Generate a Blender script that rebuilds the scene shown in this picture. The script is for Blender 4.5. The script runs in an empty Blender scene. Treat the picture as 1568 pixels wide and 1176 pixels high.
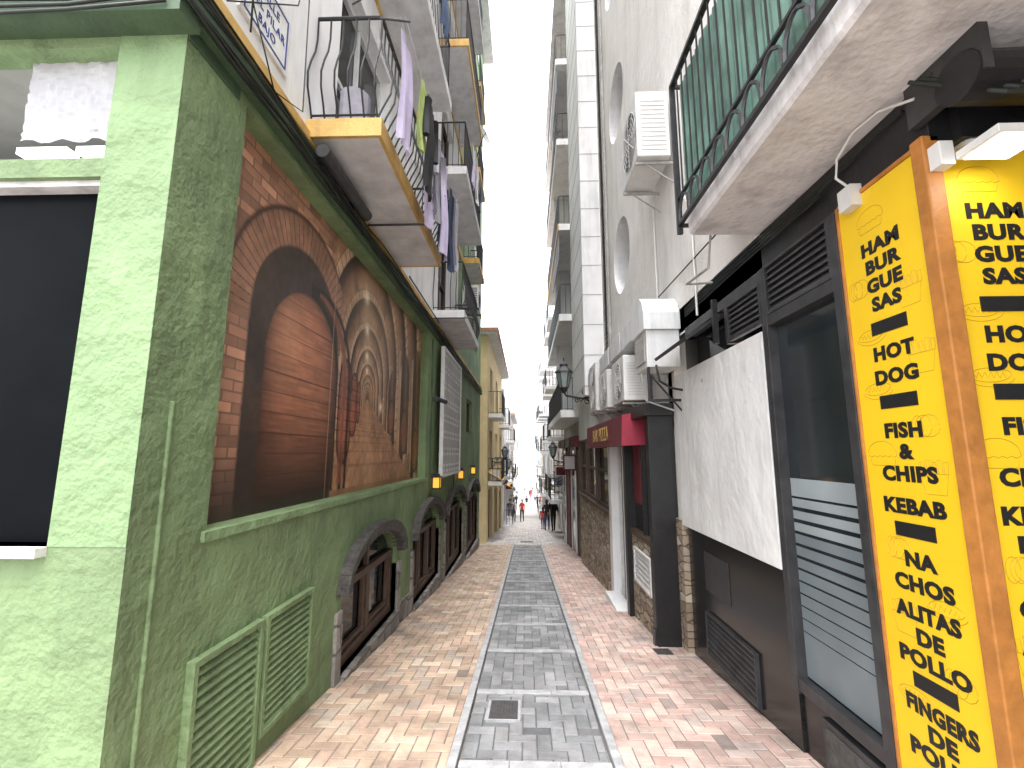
import bpy, bmesh, math, random
import numpy as np
from mathutils import Vector, Matrix
random.seed(7); np.random.seed(7)
SL=.1016
def gz(y):
    if y<-12: y=-12
    if y>58: y=58
    return -1.6-SL*y
scene=bpy.context.scene
scene.view_settings.view_transform='Standard'
scene.view_settings.look='None'
scene.view_settings.exposure=0
# ---------------- materials
def pmat(name,col,rough=.8,var=.15,scale=3,bump=0,bscale=60,metal=0,stain=0,spec=.4,emit=0,attr=None,big=0):
    m=bpy.data.materials.new(name); m.use_nodes=True
    nt=m.node_tree; N=nt.nodes; L=nt.links
    b=N['Principled BSDF']; b.inputs['Roughness'].default_value=rough; b.inputs['Metallic'].default_value=metal
    b.inputs['Specular IOR Level'].default_value=spec
    tc=N.new('ShaderNodeTexCoord')
    n=N.new('ShaderNodeTexNoise'); n.inputs['Scale'].default_value=scale; n.inputs['Detail'].default_value=4 if bump else 2; n.inputs['Roughness'].default_value=.65
    L.new(tc.outputs['Object'],n.inputs['Vector'])
    mr=N.new('ShaderNodeMapRange'); mr.inputs[1].default_value=.3; mr.inputs[2].default_value=.7
    mr.inputs[3].default_value=1-var; mr.inputs[4].default_value=1+var
    L.new(n.outputs['Fac'],mr.inputs[0])
    mul=N.new('ShaderNodeVectorMath'); mul.operation='SCALE'
    if attr:
        a=N.new('ShaderNodeAttribute'); a.attribute_name=attr; L.new(a.outputs['Color'],mul.inputs[0])
    else: mul.inputs[0].default_value=col[:3]
    L.new(mr.outputs[0],mul.inputs['Scale'])
    out=mul.outputs[0]
    if stain:
        mp=N.new('ShaderNodeMapping'); mp.inputs['Scale'].default_value=(2.6,2.6,.35); L.new(tc.outputs['Object'],mp.inputs[0])
        n2=N.new('ShaderNodeTexNoise'); n2.inputs['Scale'].default_value=1.6; n2.inputs['Detail'].default_value=4; n2.inputs['Roughness'].default_value=.7
        L.new(mp.outputs[0],n2.inputs['Vector'])
        r2=N.new('ShaderNodeMapRange'); r2.inputs[1].default_value=.48; r2.inputs[2].default_value=.75; r2.inputs[3].default_value=1; r2.inputs[4].default_value=1-stain
        L.new(n2.outputs['Fac'],r2.inputs[0])
        m2=N.new('ShaderNodeVectorMath'); m2.operation='SCALE'; L.new(out,m2.inputs[0]); L.new(r2.outputs[0],m2.inputs['Scale']); out=m2.outputs[0]
    L.new(out,b.inputs['Base Color'])
    if bump:
        n3=N.new('ShaderNodeTexNoise'); n3.inputs['Scale'].default_value=bscale; n3.inputs['Detail'].default_value=2
        L.new(tc.outputs['Object'],n3.inputs['Vector'])
        n4=N.new('ShaderNodeTexNoise'); n4.inputs['Scale'].default_value=bscale*.14; n4.inputs['Detail'].default_value=2
        L.new(tc.outputs['Object'],n4.inputs['Vector'])
        ad=N.new('ShaderNodeMath'); ad.operation='MULTIPLY_ADD'; ad.inputs[1].default_value=2.0+big
        L.new(n4.outputs['Fac'],ad.inputs[0]); L.new(n3.outputs['Fac'],ad.inputs[2])
        bp=N.new('ShaderNodeBump'); bp.inputs['Strength'].default_value=bump; bp.inputs['Distance'].default_value=.012
        L.new(ad.outputs[0],bp.inputs['Height']); L.new(bp.outputs[0],b.inputs['Normal'])
    if emit:
        b.inputs['Emission Color'].default_value=(*col[:3],1); b.inputs['Emission Strength'].default_value=emit
    return m
def stonemat(name,cols,mortar,sx=.3,sz=.12,bump=.6):
    m=bpy.data.materials.new(name); m.use_nodes=True; nt=m.node_tree; N=nt.nodes; L=nt.links
    b=N['Principled BSDF']; b.inputs['Roughness'].default_value=.85
    tc=N.new('ShaderNodeTexCoord')
    ns=N.new('ShaderNodeTexNoise'); ns.inputs['Scale'].default_value=6; ns.inputs['Detail'].default_value=1; L.new(tc.outputs['Object'],ns.inputs['Vector'])
    sc=N.new('ShaderNodeVectorMath'); sc.operation='SCALE'; sc.inputs['Scale'].default_value=.05; L.new(ns.outputs['Color'],sc.inputs[0])
    ad=N.new('ShaderNodeVectorMath'); L.new(tc.outputs['Object'],ad.inputs[0]); L.new(sc.outputs[0],ad.inputs[1])
    mp=N.new('ShaderNodeMapping'); mp.inputs['Scale'].default_value=(1/sx,1/sx,1/sz); L.new(ad.outputs[0],mp.inputs[0])
    v=N.new('ShaderNodeTexVoronoi'); v.inputs['Scale'].default_value=1; v.inputs['Randomness'].default_value=.75; L.new(mp.outputs[0],v.inputs['Vector'])
    v2=N.new('ShaderNodeTexVoronoi'); v2.feature='DISTANCE_TO_EDGE'; v2.inputs['Scale'].default_value=1; v2.inputs['Randomness'].default_value=.75; L.new(mp.outputs[0],v2.inputs['Vector'])
    cr=N.new('ShaderNodeValToRGB'); e=cr.color_ramp.elements; e[0].color=(*cols[0],1); e[1].color=(*cols[-1],1)
    for i,c in enumerate(cols[1:-1]): 
        q=e.new((i+1)/(len(cols)-1)); q.color=(*c,1)
    sp=N.new('ShaderNodeSeparateColor'); L.new(v.outputs['Color'],sp.inputs[0]); L.new(sp.outputs[0],cr.inputs[0])
    mr=N.new('ShaderNodeMapRange'); mr.inputs[1].default_value=.02; mr.inputs[2].default_value=.08; L.new(v2.outputs['Distance'],mr.inputs[0])
    mx=N.new('ShaderNodeMix'); mx.data_type='RGBA'; mx.inputs[6].default_value=(*mortar,1); L.new(mr.outputs[0],mx.inputs[0]); L.new(cr.outputs[0],mx.inputs[7])
    n=N.new('ShaderNodeTexNoise'); n.inputs['Scale'].default_value=25; n.inputs['Detail'].default_value=3; L.new(tc.outputs['Object'],n.inputs['Vector'])
    r=N.new('ShaderNodeMapRange'); r.inputs[3].default_value=.6; r.inputs[4].default_value=1.4; L.new(n.outputs['Fac'],r.inputs[0])
    ml=N.new('ShaderNodeVectorMath'); ml.operation='SCALE'; L.new(mx.outputs[2],ml.inputs[0]); L.new(r.outputs[0],ml.inputs['Scale']); L.new(ml.outputs[0],b.inputs['Base Color'])
    bp=N.new('ShaderNodeBump'); bp.inputs['Strength'].default_value=bump; bp.inputs['Distance'].default_value=.02; L.new(mr.outputs[0],bp.inputs['Height']); L.new(bp.outputs[0],b.inputs['Normal'])
    return m
M={}
M['green']=pmat('green_stucco',(.165,.235,.115),.72,.26,1.1,.9,30,stain=.32,big=2)
M['green2']=pmat('green_light',(.19,.28,.14),.72,.2,1.4,.9,30,stain=.22,big=2)
M['dgreen']=pmat('dark_green_paint',(.06,.10,.055),.6,.2,4,.3,40)
M['cream']=pmat('cream_stucco',(.80,.775,.74),.85,.07,.8,.5,45,stain=.2)
M['white']=pmat('white_plaster',(.77,.77,.76),.8,.1,1.2,.9,14,stain=.2,big=1)
M['whitew']=pmat('white_wall',(.79,.79,.79),.8,.07,1.5,0,40,stain=.22)
M['ochre']=pmat('ochre_paint',(.58,.37,.12),.7,.15,5,.3,60,stain=.35)
M['yellowb']=pmat('yellow_wall',(.66,.53,.30),.8,.1,2,0,50,stain=.15)
M['hazeyel']=pmat('hazed_yellow_wall',(.72,.68,.58),.8,.1,2,0,50,stain=.15)  # far yellow, desaturated: distance haze put into the colour
M['pinkw']=pmat('hazed_pink_wall',(.66,.58,.54),.8,.1,2,0,50,stain=.15)  # far houses only; base colour greyed to carry the haze
M['greyw']=pmat('grey_wall',(.45,.45,.44),.8,.1,2,0,50,stain=.2)
M['under']=pmat('peeling_plaster',(.64,.62,.62),.85,.16,2.2,.6,26,stain=.38)
M['slab']=pmat('balcony_underside',(.60,.60,.61),.85,.12,4,0,40,stain=.25)
M['conc']=pmat('concrete',(.4,.39,.37),.85,.2,5,.5,50,stain=.3)
M['iron']=pmat('black_iron',(.02,.02,.022),.45,.3,20)
M['dgrey']=pmat('dark_grey_metal',(.038,.038,.04),.45,.3,8)
M['cable']=pmat('cable_rubber',(.018,.022,.018),.6,.3,8)
M['glass']=pmat('dark_glass',(.012,.014,.016),.06,.2,2,spec=.45)
M['darkwin']=pmat('dark_opening_glass',(.005,.006,.007),.3,.2,2,spec=.02)
M['glass2']=pmat('shop_glass',(.022,.027,.03),.07,.4,1.5,spec=.6)
M['curt']=pmat('curtain',(.3,.28,.26),.9,.3,9)
M['wood']=pmat('brown_wood',(.085,.055,.038),.5,.3,10,.3,40)
M['frame']=pmat('white_frame',(.65,.65,.64),.5,.1,6)
M['granite']=pmat('black_granite',(.016,.016,.016),.2,.5,60,spec=.4)
M['blackp']=pmat('black_paint',(.014,.014,.015),.42,.3,6,.2,30)
M['stoneg']=stonemat('grey_stone',[(.2,.18,.16),(.3,.28,.26),(.15,.14,.13)],(.12,.11,.1),.25,.25)
M['hood']=pmat('dark_stone_hood',(.075,.07,.065),.8,.45,14,.9,30)
M['stoneb']=stonemat('brown_stone_cladding',[(.32,.25,.17),(.44,.37,.28),(.22,.16,.11),(.52,.47,.38)],(.1,.08,.06),.28,.09)
M['rock']=pmat('roof_tiles',(.38,.21,.14),.85,.3,9,.5,30)
M['ac']=pmat('ac_metal',(.66,.66,.64),.5,.08,4,stain=.18)
M['duct']=pmat('duct_metal',(.66,.67,.67),.5,.12,4,.1,30,stain=.35)
M['yellow']=pmat('yellow_sign_vinyl',(.78,.50,.014),.5,.04,3)
M['orange']=pmat('orange_wood_post',(.40,.16,.035),.5,.25,9,.2,40)
M['ink']=pmat('black_lettering',(.012,.012,.012),.5,.1,5)
M['doodle']=pmat('line_art',(.46,.26,.01),.5,.1,5)
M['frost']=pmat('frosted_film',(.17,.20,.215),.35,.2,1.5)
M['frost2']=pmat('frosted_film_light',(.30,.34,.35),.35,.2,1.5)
M['maroon']=pmat('maroon_awning',(.14,.02,.03),.7,.15,6)
M['awnred']=pmat('red_awning_end',(.30,.03,.055),.7,.12,6)
M['red']=pmat('red_cloth',(.5,.05,.04),.8,.1,6)
M['teal']=pmat('green_ribbed_panel',(.13,.23,.19),.3,.4,3,stain=.4)
M['kerb']=pmat('grey_kerb_stone',(.36,.36,.365),.75,.25,9,.4,60)
M['mortar']=pmat('mortar',(.2,.17,.15),.95,.25,12)
M['mortarg']=pmat('mortar_grey',(.12,.12,.12),.95,.25,12)
M['grnd']=pmat('ground_paving',(.36,.33,.31),.85,.2,3)
M['paver']=pmat('brick_pavers',(1,1,1),.72,.3,2.5,.5,90,attr='Col',stain=.28)
M['glow']=pmat('warm_lamp_glass',(1,.5,.06),.5,0,3,emit=.8)
M['fluo']=pmat('fluorescent_tube',(.95,1,.95),.5,0,3,emit=4)
M['paper']=pmat('crumpled_paper',(.42,.42,.44),.8,.12,5,1.0,9)
M['lglass']=pmat('lantern_glass',(.25,.3,.3),.15,.1,4)
M['lavender']=pmat('lavender_cloth',(.47,.42,.58),.9,.12,8)
M['lime']=pmat('lime_cloth',(.34,.42,.15),.9,.15,8)
M['navy']=pmat('navy_cloth',(.03,.045,.09),.9,.2,8)
M['blackc']=pmat('black_cloth',(.02,.02,.022),.9,.2,8)
M['greyc']=pmat('grey_cloth',(.3,.29,.33),.9,.15,8)
M['denim']=pmat('denim',(.06,.09,.16),.9,.2,8)
M['whitec']=pmat('white_cloth',(.6,.6,.6),.9,.1,8)
M['skin']=pmat('skin',(.5,.3,.21),.55,.06,20)
M['hair']=pmat('hair',(.03,.02,.014),.6,.3,30)
M['blue']=pmat('blue_tile_paint',(.03,.06,.25),.4,.1,6)
M['hazegl']=pmat('hazed_blue_glass',(.32,.42,.48),.15,.2,2)  # glass at the lane's end, haze mixed into its blue
# ---------------- mesh builder
class MB:
    def __init__(s,name,parent=None):
        s.name=name; s.p=parent; s.v=[]; s.f=[]; s.m=[]; s.mats=[]
    def mi(s,m):
        if m not in s.mats: s.mats.append(m)
        return s.mats.index(m)
    def poly(s,pts,m):
        i=len(s.v); s.v.extend([tuple(p) for p in pts]); s.f.append(tuple(range(i,i+len(pts)))); s.m.append(s.mi(m))
    def hexa(s,c,m):
        i=len(s.v); s.v.extend([tuple(p) for p in c]); k=s.mi(m)
        for f in ((0,3,2,1),(4,5,6,7),(0,1,5,4),(1,2,6,5),(2,3,7,6),(3,0,4,7)):
            s.f.append(tuple(i+j for j in f)); s.m.append(k)
    def box(s,x0,x1,y0,y1,z0,z1,m):
        s.hexa([(x0,y0,z0),(x1,y0,z0),(x1,y1,z0),(x0,y1,z0),(x0,y0,z1),(x1,y0,z1),(x1,y1,z1),(x0,y1,z1)],m)
    def tube(s,pts,r,m,n=6,r2=None,cap=True):
        pts=[Vector(p) for p in pts]; k=s.mi(m); base=len(s.v)
        for j,p in enumerate(pts):
            d=(pts[min(j+1,len(pts)-1)]-pts[max(j-1,0)]).normalized()
            a=Vector((0,0,1)) if abs(d.z)<.9 else Vector((1,0,0))
            u=d.cross(a).normalized(); w=d.cross(u)
            rr=r if r2 is None else r+(r2-r)*j/(len(pts)-1)
            for q in range(n):
                t=2*math.pi*q/n; s.v.append(tuple(p+u*rr*math.cos(t)+w*rr*math.sin(t)))
        for j in range(len(pts)-1):
            for q in range(n):
                a=base+j*n+q; b=base+j*n+(q+1)%n
                s.f.append((a,b,b+n,a+n)); s.m.append(k)
        if cap:
            s.f.append(tuple(base+q for q in range(n))); s.m.append(k)
            e=base+(len(pts)-1)*n; s.f.append(tuple(e+q for q in reversed(range(n)))); s.m.append(k)
    def done(s,bevel=0,smooth=False,recalc=True):
        me=bpy.data.meshes.new(s.name); me.from_pydata(s.v,[],s.f)
        for m in s.mats: me.materials.append(M[m])
        me.polygons.foreach_set('material_index',s.m)
        if smooth: me.polygons.foreach_set('use_smooth',[True]*len(s.f))
        if recalc:
            bm=bmesh.new(); bm.from_mesh(me); bmesh.ops.recalc_face_normals(bm,faces=bm.faces); bm.to_mesh(me); bm.free()
        me.update()
        o=bpy.data.objects.new(s.name,me); scene.collection.objects.link(o)
        if s.p: o.parent=s.p
        if bevel:
            b=o.modifiers.new('b','BEVEL'); b.width=bevel; b.segments=2; b.limit_method='ANGLE'
        return o
def empty(name):
    o=bpy.data.objects.new(name,None); scene.collection.objects.link(o); return o
def PX(X,d): return lambda a,b,e:(X+d*e,a,b)
def PY(Y): return lambda a,b,e:(a,Y+e,b)
def pbox(mb,P,a0,a1,b0,b1,e0,e1,m):
    mb.hexa([P(a0,b0,e0),P(a1,b0,e0),P(a1,b0,e1),P(a0,b0,e1),P(a0,b1,e0),P(a1,b1,e0),P(a1,b1,e1),P(a0,b1,e1)],m)
def arcpts(h,n=20):
    a0,a1,b0,b1,k=h[:5]; c=(a0+a1)/2; r=(a1-a0)/2
    rise=h[5]; return [(c-r*math.cos(math.pi*i/n), b1-rise+rise*math.sin(math.pi*i/n)) for i in range(n+1)]
def wall(mb,P,a0,a1,b0,b1,holes,m,dep=.15,rm=None):
    rm=rm or m
    A=sorted(set([a0,a1]+[h[0] for h in holes]+[h[1] for h in holes])); B=sorted(set([b0,b1]+[h[2] for h in holes]+[h[3] for h in holes]))
    A=[a for a in A if a0<=a<=a1]; B=[b for b in B if b0<=b<=b1]
    for i in range(len(A)-1):
        for j in range(len(B)-1):
            ca=(A[i]+A[i+1])/2; cb=(B[j]+B[j+1])/2
            if any(h[0]<ca<h[1] and h[2]<cb<h[3] for h in holes): continue
            mb.poly([P(A[i],B[j],0),P(A[i+1],B[j],0),P(A[i+1],B[j+1],0),P(A[i],B[j+1],0)],m)
    for h in holes:
        k=h[4] if len(h)>4 else 'r'; x0,x1,y0,y1=h[:4]
        if k=='r': path=[(x0,y0),(x1,y0),(x1,y1),(x0,y1),(x0,y0)]
        elif k=='arch':
            ar=arcpts(h); path=[(x1,y0),(x0,y0)]+ar+[(x1,y0)]
            for p,q in zip(ar[:-1],ar[1:]): mb.poly([P(*p,0),P(*q,0),P(q[0],y1,0),P(p[0],y1,0)],m)
        else:
            c=((x0+x1)/2,(y0+y1)/2); r=(x1-x0)/2; rz=(y1-y0)/2; n=40
            path=[(c[0]-r*math.cos(2*math.pi*i/n),c[1]+rz*math.sin(2*math.pi*i/n)) for i in range(n+1)]
            for p,q in zip(path[:-1],path[1:]):
                e=y1 if (p[1]+q[1])/2>c[1] else y0
                mb.poly([P(*p,0),P(*q,0),P(q[0],e,0),P(p[0],e,0)],m)
        for p,q in zip(path[:-1],path[1:]): mb.poly([P(*p,0),P(*q,0),P(*q,dep),P(*p,dep)],rm)
def win(mb,P,a0,a1,b0,b1,dep,fr='frame',gl='glass',nv=1,nh=0,fw=.05):
    mb.poly([P(a0,b0,dep-.01),P(a1,b0,dep-.01),P(a1,b1,dep-.01),P(a0,b1,dep-.01)],gl)
    f0,f1=dep-.06,dep-.014
    for (x0,x1,y0,y1) in ((a0+.001,a0+fw,b0,b1),(a1-fw,a1-.001,b0,b1),(a0+fw,a1-fw,b0+.001,b0+fw),(a0+fw,a1-fw,b1-fw,b1-.001)):
        pbox(mb,P,x0,x1,y0,y1,f0,f1,fr)
    for i in range(1,nv+1):
        c=a0+(a1-a0)*i/(nv+1); pbox(mb,P,c-fw/2,c+fw/2,b0+fw,b1-fw,f0+.004,f1,fr)
    for i in range(1,nh+1):
        c=b0+(b1-b0)*i/(nh+1); pbox(mb,P,a0+fw,a1-fw,c-fw/2,c+fw/2,f0+.007,f1,fr)
def louvre(mb,P,a0,a1,b0,b1,m,n,e=0,fw=.03,back='iron',th=.03):
    for (x0,x1,y0,y1) in ((a0,a0+fw,b0,b1),(a1-fw,a1,b0,b1),(a0+fw,a1-fw,b0,b0+fw),(a0+fw,a1-fw,b1-fw,b1)):
        pbox(mb,P,x0,x1,y0,y1,e-th,e+.01,m)
    mb.poly([P(a0,b0,e-.002),P(a1,b0,e-.002),P(a1,b1,e-.002),P(a0,b1,e-.002)],back)
    h=(b1-b0-2*fw)/n
    for i in range(n):
        z=b0+fw+h*i
        mb.hexa([P(a0+fw,z,e-th*.8),P(a1-fw,z,e-th*.8),P(a1-fw,z+h*.62,e-.004),P(a0+fw,z+h*.62,e-.004),
                 P(a0+fw,z+.012,e-th*.8),P(a1-fw,z+.012,e-th*.8),P(a1-fw,z+h*.62+.012,e-.004),P(a0+fw,z+h*.62+.012,e-.004)],m)
def railing(mb,segs,z,h,m='iron',step=.11,belly=.0,r=.007):
    for (p,q,n) in segs:
        L=math.dist(p,q); k=max(2,int(L/step))
        mb.tube([(p[0],p[1],z+h),(q[0],q[1],z+h)],.016,m,6); mb.tube([(p[0],p[1],z+.06),(q[0],q[1],z+.06)],.01,m,5)
        for i in range(k+1):
            t=i/k; x=p[0]+(q[0]-p[0])*t; y=p[1]+(q[1]-p[1])*t
            if belly:
                pts=[(x+n[0]*belly*b,y+n[1]*belly*b,z+h*a) for a,b in ((.02,0),(.12,.35),(.25,.9),(.38,1),(.52,.65),(.66,.15),(.8,-.05),(1,0))]
            else: pts=[(x,y,z+.02),(x,y,z+h)]
            mb.tube(pts,r,m,5,cap=False)
# ---------------- ground
g=MB('ground'); ys=[-60,-12]+[i*2 for i in range(-5,30)]+[60,120,1500]
for a,b in zip(ys[:-1],ys[1:]):
    for x0,x1 in ((-600,-6),(-6,6),(6,600)):
        g.poly([(x0,a,gz(a)-.045),(x1,a,gz(a)-.045),(x1,b,gz(b)-.045),(x0,b,gz(b)-.045)],'grnd')
g.done(recalc=False)
def pavers(name,x0,x1,y0,y1,bs,cols,zf,gap=.0035,h=.006):
    V=[];F=[];C=[]
    nx=int((x1-x0)/bs)+2; ny=int((y1-y0)/bs)+2
    for i in range(-1,nx):
        for j in range(-1,ny):
            d=(i-j)%4
            if d==0: r=(i,i+2,j,j+1)
            elif d==2: r=(i,i+1,j-1,j+1)
            else: continue
            a0=max(x0,x0+r[0]*bs)+gap; a1=min(x1,x0+r[1]*bs)-gap; b0=max(y0,y0+r[2]*bs)+gap; b1=min(y1,y0+r[3]*bs)-gap
            if a1-a0<.015 or b1-b0<.015: continue
            c=np.array(cols[int(np.random.choice(len(cols)))])*np.random.uniform(.84,1.13)
            if random.random()<.025: c=c*.65
            k=len(V); hh=h+random.uniform(-.0015,.0015); ins=.004
            for (x,y) in ((a0,b0),(a1,b0),(a1,b1),(a0,b1)): V.append((x,y,zf(y)))
            for (x,y) in ((a0+ins,b0+ins),(a1-ins,b0+ins),(a1-ins,b1-ins),(a0+ins,b1-ins)): V.append((x,y,zf(y)+hh))
            for f in ((4,5,6,7),(0,1,5,4),(1,2,6,5),(2,3,7,6),(3,0,4,7)): F.append(tuple(k+q for q in f)); C.extend([(*c,1)]*4)
    me=bpy.data.meshes.new(name); me.from_pydata(V,[],F); me.materials.append(M['paver'])
    at=me.color_attributes.new('Col','FLOAT_COLOR','CORNER'); at.data.foreach_set('color',np.array(C,dtype=np.float32).ravel())
    o=bpy.data.objects.new(name,me); scene.collection.objects.link(o); return o
def sheet(name,x0,x1,y0,y1,dz,m,par=None,step=1.0,zf=gz):
    s=MB(name,par); n=max(1,int((y1-y0)/step))
    for i in range(n):
        a=y0+(y1-y0)*i/n; b=y0+(y1-y0)*(i+1)/n
        s.poly([(x0,a,zf(a)+dz),(x1,a,zf(a)+dz),(x1,b,zf(b)+dz),(x0,b,zf(b)+dz)],m)
    return s.done(recalc=False)
tan=[(.46,.34,.25),(.50,.38,.28),(.41,.30,.22),(.54,.44,.34),(.39,.32,.26),(.48,.34,.26)]
pink=[(.53,.37,.32),(.57,.42,.36),(.49,.36,.31),(.55,.43,.37),(.48,.39,.35)]
road=empty('brick_pavement')
for nm,x0,x1,cl in (('left_pavers',-1.76,-.5,tan),('right_pavers',.6,2.6,pink)):
    o=pavers(nm,x0,x1,.6,18,.1,cl,gz); o.parent=road
    sheet(nm+'_bed',x0,x1,.6,18,.001,'mortar',road)
o=pavers('far_pavers',-2.6,2.6,18.0,46,.16,[(.5,.48,.46),(.52,.47,.45),(.47,.44,.43),(.54,.52,.5)],gz,.005); o.parent=road
sheet('far_bed',-2.6,2.6,18,46,.001,'mortar',road)
T0,TS=3.2,1.12
ch=empty('stepped_stone_channel')
k=-2
while T0+k*TS<18:
    a=T0+k*TS; b=a+TS
    zf=lambda y,a=a: gz(y)-.018+.035*((y-a)/TS-.5)
    o=pavers('channel_blocks',-.43,.53,a,b-.085,.1,[(.22,.225,.23),(.25,.25,.255),(.20,.205,.21),(.27,.27,.27)],zf); o.parent=ch
    sheet('channel_bed',-.43,.53,a,b-.08,-.002,'mortarg',ch,.5,zf)
    s=MB('step_edge',ch)
    x=-.43
    while x<.53:
        x2=min(.53,x+.32)
        s.hexa([(x+.002,b-.08,zf(b)-.06),(x2-.002,b-.08,zf(b)-.06),(x2-.002,b,zf(b)-.06),(x+.002,b,zf(b)-.06),(x+.002,b-.08,zf(b-.08)+.012),(x2-.002,b-.08,zf(b-.08)+.012),(x2-.002,b,zf(b)+.012),(x+.002,b,zf(b)+.012)],'kerb'); x=x2
    s.done(.004); k+=1
kb=MB('channel_kerb',ch)
for x0,x1 in ((-.5,-.44),(.54,.6)):
    y=.6
    while y<18:
        y2=y+.56
        kb.hexa([(x0,y+.003,gz(y)-.06),(x1,y+.003,gz(y)-.06),(x1,y2-.003,gz(y2)-.06),(x0,y2-.003,gz(y2)-.06),(x0,y+.003,gz(y)+.018),(x1,y+.003,gz(y)+.018),(x1,y2-.003,gz(y2)+.018),(x0,y2-.003,gz(y2)+.018)],'kerb'); y=y2
kb.done(.006)
def plate(name,x0,x1,y0,y1):
    s=MB(name)
    c=lambda x,y,z:(x,y,gz(y)+z)
    def b(xa,xb,ya,yb,z0,z1,m): s.hexa([c(xa,ya,z0),c(xb,ya,z0),c(xb,yb,z0),c(xa,yb,z0),c(xa,ya,z1),c(xb,ya,z1),c(xb,yb,z1),c(xa,yb,z1)],m)
    b(x0,x1,y0,y1,-.03,.004,'kerb'); b(x0+.02,x1-.02,y0+.02,y1-.02,0,.009,'dgrey')
    n=9
    for i in range(n):
        xx=x0+.03+(x1-x0-.06)*(i+.15)/n
        for j in range(10):
            yy=y0+.03+(y1-y0-.06)*(j+.15)/10; b(xx,xx+(x1-x0-.06)/n*.6,yy,yy+(y1-y0-.06)/10*.6,.009,.012,'hood')
    s.done()
plate('manhole_cover',-.31,-.05,3.76,4.12)
plate('manhole_cover',1.38,1.6,5.3,5.55)
plate('manhole_cover',-.25,.3,19,19.6)
# ---------------- LEFT BUILDING
LB=empty('green_building'); XL=-1.72; PL=PX(XL,-1)
arches=[(4.45,6.3,gz(5.4)+.12,-.9,'arch',.38),(7.2,9.3,gz(8.3)+.15,-.9,'arch',.4),(10.0,12.6,gz(11.5)+.15,-.9,'arch',.4),(13.4,16.4,gz(15)+.2,-.95,'arch',.4)]
mh=(2.5,7.9,-.41,2.13)
w=MB('street_wall',LB)
wall(w,PL,2.0,17.2,-6,2.22,[mh,(13.2,14.6,.6,1.6)]+arches,'green',.14)
win(w,PL,13.2,14.6,.6,1.6,.14,'wood','glass',1,0)
w.done(recalc=False)
w=MB('upper_wall',LB)
doors=[];
for f in range(5):
    zb=2.62+2.75*f
    doors+=[(3.7,5.2,zb,zb+2.1),(8.6,10.1,zb,zb+2.1),(6.5,7.3,zb+.9,zb+2.0),(12.0,13.1,zb+.8,zb+2.0),(14.8,15.9,zb+.8,zb+2.0)]
wall(w,PL,2.0,11.2,2.5,16.5,[d for d in doors if d[1]<11.2],'whitew',.18)
wall(w,PL,11.2,17.2,2.5,16.5,[d for d in doors if d[0]>11.2],'green2',.18)
for d in doors:
    win(w,PL,d[0],d[1],d[2],d[3],.18,'frame' if d[0]<6 else 'wood','glass',1,1 if d[3]-d[2]>1.5 else 0)
    if d[3]-d[2]<1.5: pbox(w,PL,d[0]+.02,d[1]-.02,d[3]-.5,d[3]-.01,.05,.09,'frame')
w.poly([PL(2.0,2.22,0),PL(17.2,2.22,0),PL(17.2,2.5,0),PL(2.0,2.5,0)],'green')
w.box(-9,-1.722,16.9,17.2,-6,16.5,'green2')
w.box(-9,-1.3,2.0,17.3,16.5,16.65,'slab')
w.done(recalc=False)
w=MB('cornice_bands',LB)
w.box(-1.72,-1.665,1.9,17.2,2.18,2.34,'dgreen'); w.box(-1.72,-1.68,2.0,17.2,2.42,2.5,'ochre')
w.box(-1.72,-1.70,2.0,2.06,2.5,9,'ochre'); 
for z in (5.2,7.95,10.7,13.45): w.box(-1.72,-1.69,2.0,17.2,z-.03,z+.12,'ochre')
w.box(-1.84,-1.70,2.46,7.95,-.47,-.412,'green2')
w.tube([(-1.714,2.16,.25),(-1.714,2.16,-1.9)],.012,'green',8)
w.box(-1.72,-1.70,8.2,8.28,-.6,2.1,'dgreen'); w.box(-1.72,-1.71,2.0,2.42,2.1,2.18,'dgreen')
w.tube([(-1.70,10.95,2.1),(-1.70,10.95,-1.0),(-1.70,16,-1.3)],.02,'dgreen',6)
w.done(.006)
w=MB('stone_plinth',LB)
for a,b in ((6.3+.17,7.2-.17),(9.3+.17,10-.17),(12.77,13.23),(16.57,17.2)):
    w.hexa([(-1.72,a,-6),(-1.69,a,-6),(-1.69,b,-6),(-1.72,b,-6),(-1.72,a,gz(a)+.3),(-1.69,a,gz(a)+.3),(-1.69,b,gz(b)+.3),(-1.72,b,gz(b)+.3)],'stoneg')
for h in arches:
    a0,a1,b0,b1=h[:4]
    for s0,s1 in ((a0-.14,a0),(a1,a1+.14)): w.box(-1.80,-1.69,s0,s1,-6,b1-h[5]-.15,'stoneg')
    w.box(-1.86,-1.66,a0,a1,-6,b0,'stoneg')
    ar=arcpts(h,24); c=(a0+a1)/2
    def off(p,o):
        r=(a1-a0)/2; dx=(p[0]-c)/r; dz=(p[1]-(b1-h[5]))/h[5]
        n=Vector((dx/r,dz/h[5])).normalized(); return (p[0]+n.x*o,p[1]+n.y*o)
    for p,q in zip(ar[:-1],ar[1:]):
        po,qo=off(p,.13),off(q,.13)
        w.hexa([PL(*p,.05),PL(*q,.05),PL(*q,-.10),PL(*p,-.10),PL(*po,.05),PL(*qo,.05),PL(*qo,-.12),PL(*po,-.12)],'hood')
w.done(.008)
w=MB('arched_windows',LB)
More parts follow.
